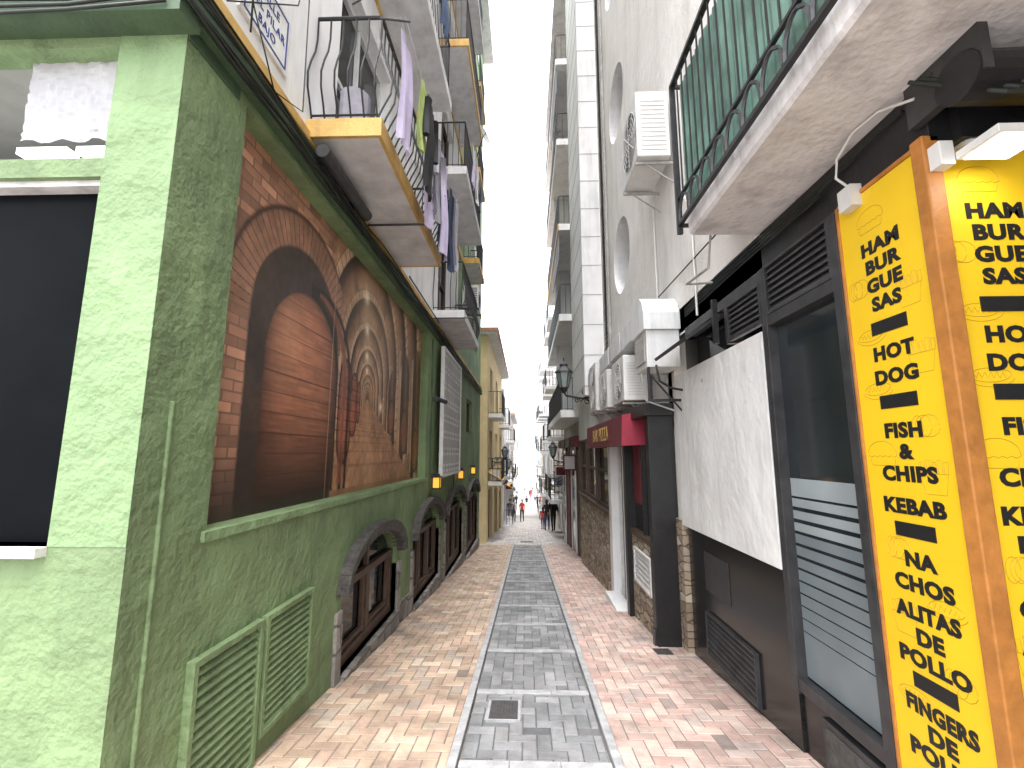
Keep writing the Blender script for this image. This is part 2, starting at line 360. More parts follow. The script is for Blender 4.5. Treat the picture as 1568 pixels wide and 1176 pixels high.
for h in arches:
    a0,a1,b0,b1=h[:4]; ar=arcpts(h,24)
    w.poly([PL(a0,b0,.13),PL(a1,b0,.13)]+[PL(*p,.13) for p in reversed(ar)],'glass')
    n=2 if a1-a0<2 else 3
    zs=b1-h[5]-.02
    for i in range(n+1):
        cc=a0+.04+(a1-a0-.08)*i/n; pbox(w,PL,cc-.04,cc+.04,b0,zs,.06,.12,'wood')
    pbox(w,PL,a0,a1,zs-.03,zs+.05,.055,.12,'wood'); pbox(w,PL,a0,a1,b0,b0+.1,.058,.12,'wood')
    pbox(w,PL,(a0+a1)/2-.03,(a0+a1)/2+.03,zs+.05,b1-.01,.07,.12,'wood')
    for i in range(n):
        x0=a0+.04+(a1-a0-.08)*i/n+.04; x1=a0+.04+(a1-a0-.08)*(i+1)/n-.04
        pbox(w,PL,x0+.02,x0+.07,b0+.1,zs-.03,.075,.12,'wood'); pbox(w,PL,x1-.07,x1-.02,b0+.1,zs-.03,.075,.12,'wood')
        pbox(w,PL,x0+.07,x1-.07,b0+.1+.02,b0+.17,.078,.12,'wood')
        w.poly([PL(x0+.1,b0+.2,.122),PL(x0+.3,b0+.2,.122),PL(x0+.22,zs-.1,.122),PL(x0+.1,zs-.1,.122)],'curt')
w.done(.004)
v=MB('ventilation_louvre',LB)
louvre(v,PL,2.45,3.08,-1.90,-1.05,'green',15,0,.035,'dgreen',.045); louvre(v,PL,3.12,3.78,-1.78,-1.05,'green',14,0,.035,'dgreen',.045)
v.done(.002)
PF=PY(2.0); w=MB('front_wall',LB)
wall(w,PF,-8,-1.72,-3,2.12,[(-4.8,-2.07,-.40,1.34),(-4.8,-2.07,1.44,2.06)],'green',.12,'green2')
w.poly([(-2.07,1.997,-.4),(-1.72,1.997,-.4),(-1.72,1.997,2.12),(-2.07,1.997,2.12)],'green2')
wall(w,PF,-8,-1.72,2.45,16.5,[(-4.2,-3,3.4,4.8),(-4.2,-3,6.2,7.5)],'whitew',.12)
w.box(-8,-1.66,1.86,2.0,2.12,2.45,'dgreen')
w.box(-4.9,-2.07,1.95,2.1,-.44,-.4,'under')
w.poly([(-4.8,2.1,-.4),(-2.07,2.1,-.4),(-2.07,2.1,1.34),(-4.8,2.1,1.34)],'darkwin')
w.box(-4.8,-2.07,2.03,2.1,1.31,1.345,'under'); w.box(-2.12,-2.071,2.05,2.099,-.4,1.31,'iron')
w.box(-2.11,-2.071,2.05,2.11,1.44,2.06,'dgreen')
w.box(-8,-2.2,3.9,4,1.4,2.3,'greyw'); w.box(-8,-2.072,2.2,4,2.2,2.25,'greyw'); w.poly([(-8,2.12,1.40),(-2.07,2.12,1.40),(-2.07,4,1.40),(-8,4,1.40)],'greyw')
for x in (-3.6,-2.98,-2.62): w.box(x,x+.3,2.36,2.44,1.735,1.775,'fluo')
w.done(recalc=False)
pp=MB('window_paper',LB); n=22
rs=np.random.RandomState(5); JJ=rs.uniform(-.006,.006,(n+2,n+2))
for i in range(n):
    for j in range(n):
        def q(i,j): return (-2.62+.5*i/n, 2.085+JJ[i,j], 1.60+.012*math.sin(i*.8)*(j<3)+.46*j/n)
        pp.poly([q(i,j),q(i+1,j),q(i+1,j+1),q(i,j+1)],'paper')
pp.done(smooth=True,recalc=False); random.seed(11)
# mural
def mural():
    s0,s1,z0,z1=2.46,7.94,-.46,2.18
    W,H=820,400
    s=np.linspace(s0,s1,W); z=np.linspace(z0,z1,H); S,Z=np.meshgrid(s,z)
    rng=np.random.RandomState(3)
    def nz(fx,fy):
        g=rng.rand(int(fy)+2,int(fx)+2); x=np.linspace(0,fx,W); y=np.linspace(0,fy,H); xi=x.astype(int); yi=y.astype(int); u=(x-xi)[None,:]; v=(y-yi)[:,None]; u=u*u*(3-2*u); v=v*v*(3-2*v)
        a=g[yi][:,xi]; b=g[yi][:,xi+1]; c=g[yi+1][:,xi]; d=g[yi+1][:,xi+1]
        return (a*(1-u)+b*u)*(1-v)+(c*(1-u)+d*u)*v
    n1=nz(12,7)*.4+nz(34,18)*.3+nz(110,55)*.3
    N1=n1[...,None]
    A=lambda c:np.array(c,float)
    F3=lambda c:A(c)[None,None]
    col=F3((100,66,44))*(.6+.8*N1)
    def mix(mask,c):
        nonlocal col
        m=np.clip(mask,0,1)[...,None]; col=col*(1-m)+c*m
    def sm(e0,e1,x): t=np.clip((x-e0)/(e1-e0),0,1); return t*t*(3-2*t)
    sv,zv=5.25,.62
    ds=S-sv; dz=Z-zv
    # tunnel: pointed nested arches, tall openings; walls vertical below springing (relative height)
    def qf(ds,dz):
        spr=.35 # springing height relative to half width
        # half width h: arch boundary |ds|=h below dz=spr*h, above: ellipse of height 1.35h
        h=np.abs(ds)+1e-3
        for _ in range(14):
            up=np.maximum(dz-spr*h,0)
            h=.5*h+.5*np.sqrt(ds**2+(up/1.12)**2)
        return h
    q=qf(ds,dz)/1.1+1e-3
    lk=np.log(1.62/q)/math.log(1.42); kk=np.floor(lk); ph=lk-kk
    soff=F3((158,114,80))*(.6+.75*N1); mix(sm(.4,.95,ph),soff)
    mix((1-sm(.30,.62,ph))*(ph>.27)*.85,F3((46,28,19)))
    rib=(ph<.28)
    bk=((np.abs(((np.arctan2(np.maximum(dz,0),ds)*13+kk*.5)%1)-.5)>.43)&(dz>.35*q))|((np.abs(((Z/(q*.13+.012))%1)-.5)>.43)&(dz<=.35*q))
    rc=F3((208,166,128))*(.62+.6*N1); rc=np.where(bk[...,None],F3((134,96,70)),rc)
    mix(rib*.92,rc); mix(np.exp(-((ph-.28)/.03)**2)*.85,F3((34,20,13))); mix(np.exp(-((ph-.01)/.018)**2)*.6,F3((60,36,24)))
    # cross-vault groins: dark diagonal + light
    g_=np.abs(np.abs(ds)-.42*np.maximum(dz,0)); mix(np.exp(-(g_/(.03+.05*q))**2)*(dz>.15)*(ph>.28)*.45,F3((70,44,30)))
    mix(np.exp(-(ds**2/.10+(dz-.08)**2/.12))*.35,F3((225,170,115)))
    mix(np.exp(-(ds**2/.003+(dz)**2/.008))*.7,F3((60,34,22)))
    mix(np.exp(-((ds-.4)**2/.5+(dz-.95)**2/.35))*.30,F3((235,200,158)))
    for c,wd,tp in ((6.22,.17,1.15),(6.9,.24,1.5),(7.62,.25,1.75)):
        a=np.abs(S-c)/wd; top=tp-.28*(a**2); bot=zv-.52*(c-sv)*.75
        m=sm(1.05,.97,a)*sm(0,.03,top-Z)*sm(0,.03,Z-bot)
        mix(m*.9,F3((74,46,32))*(.5+1.0*N1)); mix(m*sm(.6,0,a)*.35,F3((190,134,90)))
        # barrel in the niche
        rr=np.sqrt(((S-c)/(wd*.75))**2+((Z-(bot+.34*wd/.24))/(wd*1.35))**2); mix(sm(1.05,.95,rr)*.9,F3((150,88,56))*(.65+.6*N1)); mix(np.exp(-((rr-1)/.08)**2)*.7+np.exp(-((rr-.75)/.04)**2)*.5,F3((44,28,20)))
        mix(((a>1)&(a<1.22)&(Z<top+.12)&(Z>bot)).astype(float)*.85,F3((214,174,134))*(.65+.5*N1))
    for c in (6.55,7.28): mix(np.exp(-((S-c)/.05)**2)*(Z<1.5)*(Z>.0)*.5,F3((225,188,150)))
    fl=sm(.0,.04,(-dz*1.9+.03)-np.abs(ds-.25*(-dz))); fd=1/np.maximum(.03,-dz)
    flm=fl*(dz<0); mix(flm,F3((184,130,90))*(.62+.6*N1))
    ln=(np.abs((fd*3)%1-.5)>.42)*.4*(fd<9); lx=(np.abs(((ds*fd)*4+np.floor(fd*3)*.5)%1-.5)>.43)*.3
    mix(flm*np.maximum(ln,lx),F3((108,70,48))); mix(np.exp(-((ds/np.maximum(.05,-dz)-.1)/.35)**2)*flm*.25,F3((232,186,140)))
    for (ls,lz,r) in ((5.08,1.80,.09),(5.14,1.42,.07),(5.17,1.12,.05),(5.19,.95,.03),(4.5,.95,.05),(5.75,.58,.06)):
        d2=(S-ls)**2+(Z-lz)**2; mix(np.exp(-d2/(r*r))*.9,F3((255,246,226))); mix(np.exp(-d2/(r*r*9))*.3,F3((240,205,160)))
    for c,wd,zt,zb in ((4.60,.17,.95,-.1),(4.83,.10,.85,.18),(4.97,.055,.78,.33)):
        rr=np.sqrt(((S-c)/wd)**2+((Z-(zt+zb)/2)/((zt-zb)/2))**4); m=sm(1.05,.95,rr); mix(m,F3((160,84,56))*(.6+.7*N1)*(1.1-.3*rr[...,None]))
        mix(m*(np.abs(((Z*9)%1)-.5)>.44)*.5,F3((50,26,16))); mix(np.exp(-((rr-1)/.08)**2)*.8,F3((30,18,12)))
    cs=3.62
    def archd(cx,zs): return np.where(Z>zs,np.sqrt((S-cx)**2+(Z-zs)**2),np.abs(S-cx))
    row=((Z-z0)/.07).astype(int)
    bx=(S/.2+(row%2)*.5)%1; by=((Z-z0)/.07)%1
    br=rng.rand(80,80)[row%80,(S/.2+(row%2)*.5).astype(int)%80]
    bc=F3((188,130,100))*(.55+.5*br[...,None]+.3*N1); mort=((bx<.07)|(by<.15))
    bc=np.where(mort[...,None],F3((124,94,74)),bc)
    d0=archd(cs,.95)
    mix(((d0>.72)&(S<3.7)).astype(float),bc)
    mix(sm(4.25,4.05,S+.25*(Z-1.9))*(Z>1.6)*(S>3.6),bc)
    an=(np.arctan2(Z-.95,S-cs)*12)%1
    rg=((d0>.72)&(d0<1.0)&(S<4.4)&(Z>.95)).astype(float)
    rc=F3((164,114,86))*(.6+.6*N1); rc=np.where((an<.14)[...,None],F3((92,64,48)),rc); mix(rg,rc); mix(np.exp(-((d0-1.0)/.02)**2)*(S<4.3)*(Z>.95)*.8,F3((60,40,30)))
    mix(sm(.74,.70,d0)*(S<4.36),F3((60,46,38))*(.6+.8*N1))
    d1=archd(3.72,.72)
    bm_=sm(.62,.59,d1)*(Z>-.33)
    pl=rng.rand(60)[((Z-z0)/.15).astype(int)%60]
    grain=nz(26,160)[...,None]
    wc=F3((170,104,72))*(.68+.2*pl[...,None]+.2*N1+.22*grain)*(.58+.5*np.clip((Z+.4)/1.5,0,1))[...,None]*(1.08-.55*np.clip((d1/.62)**4,0,1))[...,None]
    mix(bm_,wc); mix(bm_*((((Z-z0)/.15)%1)<.06)*.6,F3((60,34,24)))
    mix(bm_*np.clip((.2-Z)*1.0,0,.75),F3((48,32,25)))
    mix(bm_*np.exp(-((S-3.4)**2/.04+(Z-.95)**2/.1))*.3,F3((220,165,125)))
    for cx,rr,wd in ((3.72,.645,.026),(3.86,.70,.03),(3.96,.72,.03)):
        m=np.exp(-((archd(cx,.72)-rr)/wd)**2)*(S>3.75)*(Z>-.35); mix(m*.95,F3((32,23,18)))
    m=sm(.665,.68,archd(3.82,.72))*sm(.72,.70,archd(3.9,.72))*(S>3.9)*(Z>-.3); mix(m*.8,F3((160,90,62))*(.6+.6*N1))
    mix((S<4.3)*np.clip((-.02-Z)*1.7,0,.75),F3((42,31,26)))
    mix((S<3.1)*np.clip((.4-Z)*.7,0,.6),F3((52,41,36)))
    mix(np.exp(-((S-4.23)/.006)**2)*.8,F3((205,165,135)))
    mix(np.exp(-((S-5.9)/.005)**2)*.35,F3((70,50,36)))
    lum=col.mean(-1,keepdims=True); col=col*.86+lum*.14+4
    c=np.clip(col,0,255)/255; c=np.where(c<=.04045,c/12.92,((c+.055)/1.055)**2.4)
    X=-1.845
    V=np.stack([np.full_like(S,X),S,Z],-1).reshape(-1,3)
    idx=np.arange(H*W).reshape(H,W); F=np.stack([idx[:-1,:-1],idx[:-1,1:],idx[1:,1:],idx[1:,:-1]],-1).reshape(-1,4)
    me=bpy.data.meshes.new('mural_panel'); me.vertices.add(len(V)); me.vertices.foreach_set('co',V.ravel().astype(np.float32))
    me.loops.add(F.size); me.loops.foreach_set('vertex_index',F.ravel().astype(np.int32)); me.polygons.add(len(F)); me.polygons.foreach_set('loop_start',np.arange(0,F.size,4,dtype=np.int32)); me.polygons.foreach_set('loop_total',np.full(len(F),4,dtype=np.int32))
    me.update(); 
    at=me.color_attributes.new('Col','FLOAT_COLOR','POINT'); at.data.foreach_set('color',np.concatenate([c.reshape(-1,3),np.ones((H*W,1))],1).astype(np.float32).ravel())
    M['mural']=pmat('mural_print',(1,1,1),.4,.05,6,attr='Col',spec=.4); me.materials.append(M['mural'])
    o=bpy.data.objects.new('wine_cellar_mural',me); scene.collection.objects.link(o)
mural()
# balconies left
def balconyL(name,y0,y1,z,xf=-1.15,belly=.07,fascia='ochre'):
    b=MB(name,LB)
    b.box(-1.72,xf+.012,y0+.012,y1-.012,z,z+.13,'slab')
    b.box(xf,xf+.03,y0-.012,y1+.012,z-.004,z+.15,fascia); b.box(-1.72,xf,y0-.012,y0+.02,z-.004,z+.15,fascia); b.box(-1.72,xf,y1-.02,y1+.012,z-.004,z+.15,fascia)
    railing(b,[((xf-.02,y0+.03),(xf-.02,y1-.03),(1,0)),((-1.7,y0+.03),(xf-.02,y0+.03),(0,-1)),((-1.7,y1-.03),(xf-.02,y1-.03),(0,1))],z+.15,.95,belly=belly,step=.10,r=.008)
    b.done()
balconyL('balcony_1',3.22,5.75,2.46,belly=.11); balconyL('balcony_2',8.1,10.7,2.46,fascia='slab')
for f in range(1,5):
    balconyL('balcony_u%d'%f,3.6+.25*f,6.3,2.46+2.75*f,belly=0,fascia='slab' if f==1 else 'ochre'); balconyL('balcony_v%d'%f,7.9,10.9,2.46+2.75*f,xf=-1.12,belly=0,fascia='slab' if f%2 else 'ochre')
    if f<4:balconyL('balcony_w%d'%f,12.0,13.6,2.46+2.75*f,xf=-1.3,belly=0)
def cloth(name,x,y0,y1,zt,zb,m,seed,sleeves=False):
    rs=random.Random(seed); c=MB(name); n=14; k=12; ph=rs.uniform(0,6); am=.022
    def P(i,j):
        t=i/n; v=j/k; w_=1-(.18*v if not sleeves else -.05*v); yc=(y0+y1)/2
        y=yc+(t-.5)*(y1-y0)*w_; z=zt+(zb-zt)*v + .03*math.sin(t*7+ph)*v
        return (x+am*math.sin(t*13+ph)*(.3+v)+.012*math.sin(v*6+ph),y,z)
    for i in range(n):
        for j in range(k): c.poly([P(i,j),P(i+1,j),P(i+1,j+1),P(i,j+1)],m)
    if sleeves:
        for s in (0,n):
            p=Vector(P(s,1)); d=-1 if s==0 else 1
            c.tube([p,p+Vector((0,d*.05,-.2)),p+Vector((.01,d*.07,-.42))],.045,m,8,.03)
    o=c.done(smooth=True,recalc=False); return o
CL=empty('hanging_laundry')
items=[(3.28,3.68,3.5,2.55,'lavender',0),(3.7,4.0,3.5,2.8,'lime',0),(3.95,4.25,3.47,2.5,'blackc',1),(4.2,4.55,3.44,2.3,'lavender',0),(4.5,4.78,3.42,2.5,'greyc',1),(4.72,5.12,3.4,2.25,'lavender',0),(5.05,5.38,3.4,2.5,'denim',1),(5.35,5.72,3.4,2.3,'navy',0),(5.6,5.88,3.4,2.4,'greyc',0)]
for i,(a,b,zt,zb,m,sl) in enumerate(items):
    o=cloth('garment_%d'%i,-1.0+.035*(i%3),a,b,zt,zb,m,i,sl); o.parent=CL
for i,(a,b,zt,zb,m,x) in enumerate([(8.4,8.8,6.2,5.4,'lavender',-1.03),(8.9,9.3,6.2,5.3,'whitec',-1.03),(9.6,9.9,6.2,5.5,'navy',-1.03),(4.6,4.9,6.3,5.5,'whitec',-1.05),(5.1,5.6,6.3,5.6,'denim',-1.06)]):
    o=cloth('garment_u%d'%i,x,a,b,zt,zb,m,i+20); o.parent=CL
l=MB('clothes_line',CL)
for x in (-1.0,-.96): l.tube([(x,3.2,3.5),(x,4.5,3.45),(x,5.95,3.41)],.004,'whitec',5)
for y in (3.2,5.9): l.tube([(-1.17,y,3.5),(-.92,y,3.46)],.01,'dgrey')
l.tube([(-1.7,4.55,2.42),(-1.0,4.55,2.42)],.012,'dgrey'); l.tube([(-1.7,8.0,2.43),(-.95,8.0,2.43)],.012,'dgrey'); l.tube([(-1.6,6.0,2.42),(-1.6,8.2,2.4)],.012,'dgrey')
l.tube([(-1.45,3.3,3.75),(-1.1,3.25,3.9)],.008,'dgrey'); 
l.done()
it=MB('gas_bottle'); it.tube([(-1.5,3.6,2.6),(-1.5,3.6,2.62),(-1.5,3.6,3.05),(-1.5,3.6,3.13)],.13,'greyc',14); it.tube([(-1.5,3.6,3.12),(-1.5,3.6,3.2)],.05,'greyc',10); it.done()
w=MB('air_conditioner'); w.box(-1.6,-1.22,11.4,12.1,3.75,4.35,'ac')
for i in range(10): w.box(-1.57,-1.25,11.39,11.4,3.8+i*.05,3.82+i*.05,'dgrey')
w.box(-1.72,-1.2,11.45,11.49,3.7,3.74,'dgrey'); w.box(-1.72,-1.2,12.0,12.04,3.7,3.74,'dgrey')
for rr in (.22,.15,.08): w.tube([(-1.21,11.75+rr*math.cos(t*math.pi/9),4.05+rr*math.sin(t*math.pi/9)) for t in range(19)],.006,'dgrey',4,cap=False)
w.done()
# cables
cb=MB('wall_cables')
for i in range(8):
    pts=[]
    for k in range(40):
        y=1.8+k*.39; pts.append((-1.640+.01*(i%3)+.006*math.sin(y*3+i),y,2.20+.035*(i%5)+.025*math.sin(y*1.7+i*1.3)+.014*math.sin(y*5+i*2)))
    cb.tube(pts,.008+.004*(i%3==0),'cable',5)
cb.tube([(-1.64,2.35,2.7),(-1.62,2.6,2.32),(-1.64,3.0,2.5),(-1.66,3.0,3.8)],.005,'cable',5)
for k in range(4): cb.tube([(-1.72,1.845,2.30-.05*k),(-2.2,1.84,2.20-.03*k),(-3,1.84,2.24-.05*k),(-4.5,1.84,2.2-.04*k)],.009,'cable',5)
cb.tube([(-1.64,2.35,2.5),(-1.62,2.3,3.2),(-1.66,2.5,4.5)],.006,'cable',5)
cb.tube([(-1.69,2.2,2.55),(-1.68,2.9,3.3),(-1.69,3.1,4.2),(-1.69,3.1,5.5)],.005,'cable',5)
cb.done(smooth=True)
bt=MB('rolled_awning_tube'); bt.tube([(-1.57,3.2,2.33),(-1.57,3.25,2.33),(-1.57,4.15,2.33),(-1.57,4.2,2.33)],.055,'dgrey',14); bt.box(-1.72,-1.56,3.3,3.33,2.3,2.36,'dgrey'); bt.box(-1.72,-1.56,4.0,4.03,2.3,2.36,'dgrey'); bt.done()
sp=MB('street_name_plate'); sp.box(-1.72,-1.70,2.32,2.86,2.66,3.1,'white')
for bb in ((2.35,2.83,2.69,2.70),(2.35,2.83,3.06,3.07),(2.35,2.36,2.70,3.06),(2.82,2.83,2.70,3.06)): sp.box(-1.70,-1.695,*bb,'blue')
spo=sp.done()
def text(body,size,mat,loc,rot,parent,off=.0,ext=.002,sx=1):
    c=bpy.data.curves.new('letters','FONT'); c.body=body; c.size=size; c.align_x='CENTER'; c.align_y='CENTER'; c.offset=off; c.extrude=ext; c.resolution_u=3
    c.space_character=1.08; c.materials.append(M[mat])
    o=bpy.data.objects.new('letters_'+''.join(ch for ch in body.lower() if ch.isalnum()) ,c); scene.collection.objects.link(o); o.location=loc; o.rotation_euler=rot; o.scale=(sx,1,1); o.parent=parent; return o
RL=(math.pi/2,0,math.pi/2); RR=(math.pi/2,0,-math.pi/2)
for i,t in enumerate(('CALLE','DEL PILAR','BAJO')): text(t,.085,'blue',(-1.697,2.59,2.98-.105*i),RL,spo,0)
dp=MB('perforated_display_panel')
dp.box(-1.60,-1.57,8.65,10.9,-.4,2.0,'greyw')
for (a,b,c_,d) in ((8.6,8.65,-.45,2.05),(10.9,10.95,-.45,2.05)): dp.box(-1.62,-1.55,a,b,c_,d,'frame')
dp.box(-1.62,-1.55,8.65,10.9,-.45,-.4,'frame'); dp.box(-1.62,-1.55,8.65,10.9,2.0,2.05,'frame')
for i in range(20):
    for j in range(22):
        if (i*j+i)%3: dp.box(-1.571,-1.566,8.70+i*.11,8.70+i*.11+.045,-.36+j*.107,-.36+j*.107+.045,'frame')
for z in (0,1.6):
    dp.box(-1.72,-1.6,8.9,8.94,z,z+.04,'dgrey'); dp.box(-1.72,-1.6,10.6,10.64,z,z+.04,'dgrey')
dp.done()
for (x,y) in [(-1.72,8.35),(-1.72,11.5),(-1.72,14.2)]:
    l=MB('wall_lantern'); z=-.52
    l.box(x,x+.14,y-.015,y+.015,z+.13,z+.155,'iron'); l.box(x+.06,x+.18,y-.06,y+.06,z-.09,z+.08,'glow')
    for a in (.05,.18):
        for b in (-.07,.06): l.box(x+a-.004,x+a+.012,y+b-.004,y+b+.012,z-.1,z+.09,'iron')
    l.box(x+.03,x+.21,y-.09,y+.09,z+.09,z+.11,'iron'); l.box(x+.04,x+.2,y-.08,y+.08,z-.12,z-.1,'iron'); l.box(x+.07,x+.17,y-.04,y+.04,z+.11,z+.15,'iron')
    l.done()
ca=MB('security_camera'); ca.box(-1.72,-1.60,8.32,8.4,.95,1.03,'dgrey'); ca.tube([(-1.6,8.36,.98),(-1.45,8.3,.92)],.04,'dgrey',10); ca.done()
sd=MB('satellite_dish')
nrm=Vector((.85,-.35,.25)).normalized(); uu=nrm.cross(Vector((0,0,1))).normalized(); vv=nrm.cross(uu); cen=Vector((-.98,9.9,7.5))
for i in range(5):
    for j in range(16):
        def q(i,j): r=.24*i/5; t=2*math.pi*j/16; return tuple(cen+uu*r*math.cos(t)+vv*r*math.sin(t)+nrm*(r*r*.9))
        sd.poly([q(i,j),q(i+1,j),q(i+1,j+1),q(i,j+1)],'greyw')
sd.tube([tuple(cen),tuple(cen+nrm*.2-vv*.1)],.008,'dgrey'); sd.tube([tuple(cen),(-1.15,10.1,7.1)],.015,'dgrey'); sd.done()
# ---------------- RIGHT SIDE
RB=empty('cream_apartment_building'); XR=1.8; PR=PX(XR,1)
w=MB('street_wall',RB)
circ=[(7.47,8.83,z-.7,z+.7,'circ') for z in (3.65,6.8,9.95,13.1)]
wall(w,PR,3.35,10.3,1.35,16,circ,'cream',.3,'whitew')
for h in circ:
    w.poly([PR(h[0],h[2],.29),PR(h[1],h[2],.29),PR(h[1],h[3],.29),PR(h[0],h[3],.29)],'glass')
    pbox(w,PR,(h[0]+h[1])/2-.03,(h[0]+h[1])/2+.03,h[2],h[3],.22,.28,'frame')
wall(w,PR,-3,3.35,1.86,16,[(-.5,1.2,1.9,4.0),(1.8,3.0,2.2,3.9),(1.8,3.0,5.2,6.8)],'cream',.25)
w.poly([PR(-.5,1.9,.24),PR(1.2,1.9,.24),PR(1.2,4,.24),PR(-.5,4,.24)],'glass'); w.poly([PR(1.8,2.2,.24),PR(3,2.2,.24),PR(3,3.9,.24),PR(1.8,3.9,.24)],'glass'); w.poly([PR(1.8,5.2,.24),PR(3,5.2,.24),PR(3,6.8,.24),PR(1.8,6.8,.24)],'glass')
w.box(1.5,8,-3,10.3,16,16.2,'slab')
w.done(recalc=False)
w=MB('wall_grille',RB); louvre(w,PX(1.8,1),9.45,9.95,1.9,14,'conc',110,-.002,.04,'dgrey',.05); w.done()
b=MB('overhanging_balcony',RB)
prof=[(1.27,1.68),(1.29,1.66),(4.5,1.66),(4.5,1.86),(1.28,1.86),(1.26,1.84)]
for i in range(len(prof)):
    p=prof[i]; q=prof[(i+1)%len(prof)]
    b.poly([(p[0],-3,p[1]),(q[0],-3,q[1]),(q[0],3.35,q[1]),(p[0],3.35,p[1])],'under')
b.poly([(p[0],3.35,p[1]) for p in prof],'under')
b.done(recalc=False)
b=MB('balcony_railing',RB); xr=1.22
b.box(xr-.015,xr+.015,-3,3.42,1.76,1.79,'iron'); b.box(xr-.012,xr+.012,-3,3.42,1.98,2.0,'iron'); b.box(xr-.02,xr+.02,-3,3.42,2.98,3.01,'iron')
y=-2.9
while y<3.4:
    b.tube([(xr,y,2.0),(xr,y,2.98)],.007,'iron',5,cap=False); y+=.105
y=-2.9
while y<3.3:
    n=10; pts=[(xr,y+.105-.1*math.cos(math.pi*i/n),1.80+.17*math.sin(math.pi*i/n)) for i in range(n+1)]
    b.tube(pts,.012,'dgrey',5,cap=False); y+=.21
for y in (-1,1,3.41): b.box(xr-.02,xr+.02,y-.015,y+.015,1.7,3.0,'iron')
b.box(xr,1.8,3.40,3.425,1.76,1.785,'iron'); b.box(xr,1.8,3.40,3.425,2.98,3.005,'iron')
for i in range(6): b.tube([(xr+.09*i,3.41,1.78),(xr+.09*i,3.41,2.98)],.007,'iron',5,cap=False)
y=-2.9; i=0
while y<3.36:
    b.poly([(1.265+.012*(i%2),y,1.87),(1.265+.012*((i+1)%2),y+.04,1.87),(1.265+.012*((i+1)%2),y+.04,2.96),(1.265+.012*(i%2),y,2.96)],'teal'); y+=.04; i+=1
b.poly([(1.27,3.37,1.87),(1.8,3.37,1.87),(1.8,3.37,2.96),(1.27,3.37,2.96)],'teal')
b.done(recalc=False)
SF=empty('kebab_shop_front')
w=MB('black_fascia',SF)
w.box(1.80,2.0,1.9,5.5,1.37,1.66,'blackp')
w.box(1.83,2.0,2.5,5.5,-3,-1.45,'granite')
for y in (2.50,3.30): w.box(1.77,1.9,y,y+.07,-1.55,1.37,'dgrey')
w.box(1.775,1.9,2.57,3.30,-1.53,-1.45,'dgrey'); w.box(1.775,1.9,2.57,3.30,.92,1.0,'dgrey'); w.box(1.776,1.9,3.37,5.0,1.28,1.37,'dgrey'); w.box(1.776,1.9,3.95,4.0,.95,1.28,'dgrey')
w.poly([(1.84,2.57,-1.45),(1.84,3.3,-1.45),(1.84,3.3,.92),(1.84,2.57,.92)],'glass2')
P2=PX(1.80,1)
louvre(w,P2,2.57,3.30,1.0,1.37,'dgrey',7,0,.02); louvre(w,P2,3.38,3.95,.96,1.28,'dgrey',6,0,.02)
w.poly([(1.95,3.3,.9),(1.95,5.5,.9),(1.95,5.5,1.4),(1.95,3.3,1.4)],'glass')
w.box(1.81,2.0,3.37,5.35,-3,-.80,'granite'); w.box(1.80,1.82,4.35,4.9,-1.35,-.98,'dgrey')
louvre(w,PX(1.81,1),3.9,4.9,-1.95,-1.55,'dgrey',7,-.002,.02)
w.box(1.79,1.83,2.6,3.1,-1.86,-1.58,'dgrey'); w.box(1.78,1.79,2.64,3.06,-1.82,-1.62,'hood')
w.done(.003)
w=MB('frosted_stripes',SF)
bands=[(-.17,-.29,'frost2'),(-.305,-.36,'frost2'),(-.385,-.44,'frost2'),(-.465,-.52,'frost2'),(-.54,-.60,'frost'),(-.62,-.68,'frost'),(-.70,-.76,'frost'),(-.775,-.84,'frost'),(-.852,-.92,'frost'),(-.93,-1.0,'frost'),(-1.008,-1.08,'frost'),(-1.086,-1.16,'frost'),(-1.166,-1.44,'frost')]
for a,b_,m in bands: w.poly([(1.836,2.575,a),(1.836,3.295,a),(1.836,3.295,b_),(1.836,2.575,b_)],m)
w.done(recalc=False)
w=MB('white_panel',SF)
w.box(1.765,1.83,3.38,5.4,-.80,.90,'white'); w.box(1.76,1.765,4.55,4.58,.70,.73,'conc'); w.done(.012)
w=MB('open_transom_window',SF)
w.hexa([(1.80,4.1,1.28),(1.84,4.1,1.28),(1.84,5.1,1.28),(1.80,5.1,1.28),(1.45,4.1,1.05),(1.47,4.1,1.02),(1.47,5.1,1.02),(1.45,5.1,1.05)],'dgrey')
w.box(1.66,1.70,3.95,3.99,.95,1.35,'iron'); w.done()
w=MB('stone_pier',SF); w.box(1.76,2.0,5.40,5.60,-4,-.75,'stoneb'); w.box(1.80,2.0,5.5,5.75,-4,1.4,'cream'); w.done()
w=MB('conduit',SF); w.tube([(1.5,3.5,1.8),(1.5,3.6,1.5),(1.5,4.1,1.55),(1.78,4.2,1.6)],.012,'conc',6)
w.tube([(1.77,2.35,1.42),(1.72,2.38,1.5),(1.70,2.33,1.58),(1.70,2.2,1.64),(1.72,2.05,1.64),(1.76,1.9,1.58)],.007,'ac',6); w.box(1.73,1.79,2.3,2.4,1.30,1.42,'ac')
for k in range(4): w.tube([(1.79,2.0+.3*k,1.60-.02*k),(1.77,2.6,1.58-.02*k),(1.78,3.6,1.62-.03*k),(1.79,5,1.6-.03*k)],.007,'cable',5)
w.done()
YS=empty('yellow_menu_sign')
w=MB('sign_panels',YS)
w.box(1.785,1.83,1.97,2.48,-3,1.36,'yellow'); w.box(1.84,3.2,1.925,1.96,-3,1.34,'yellow'); w.done()
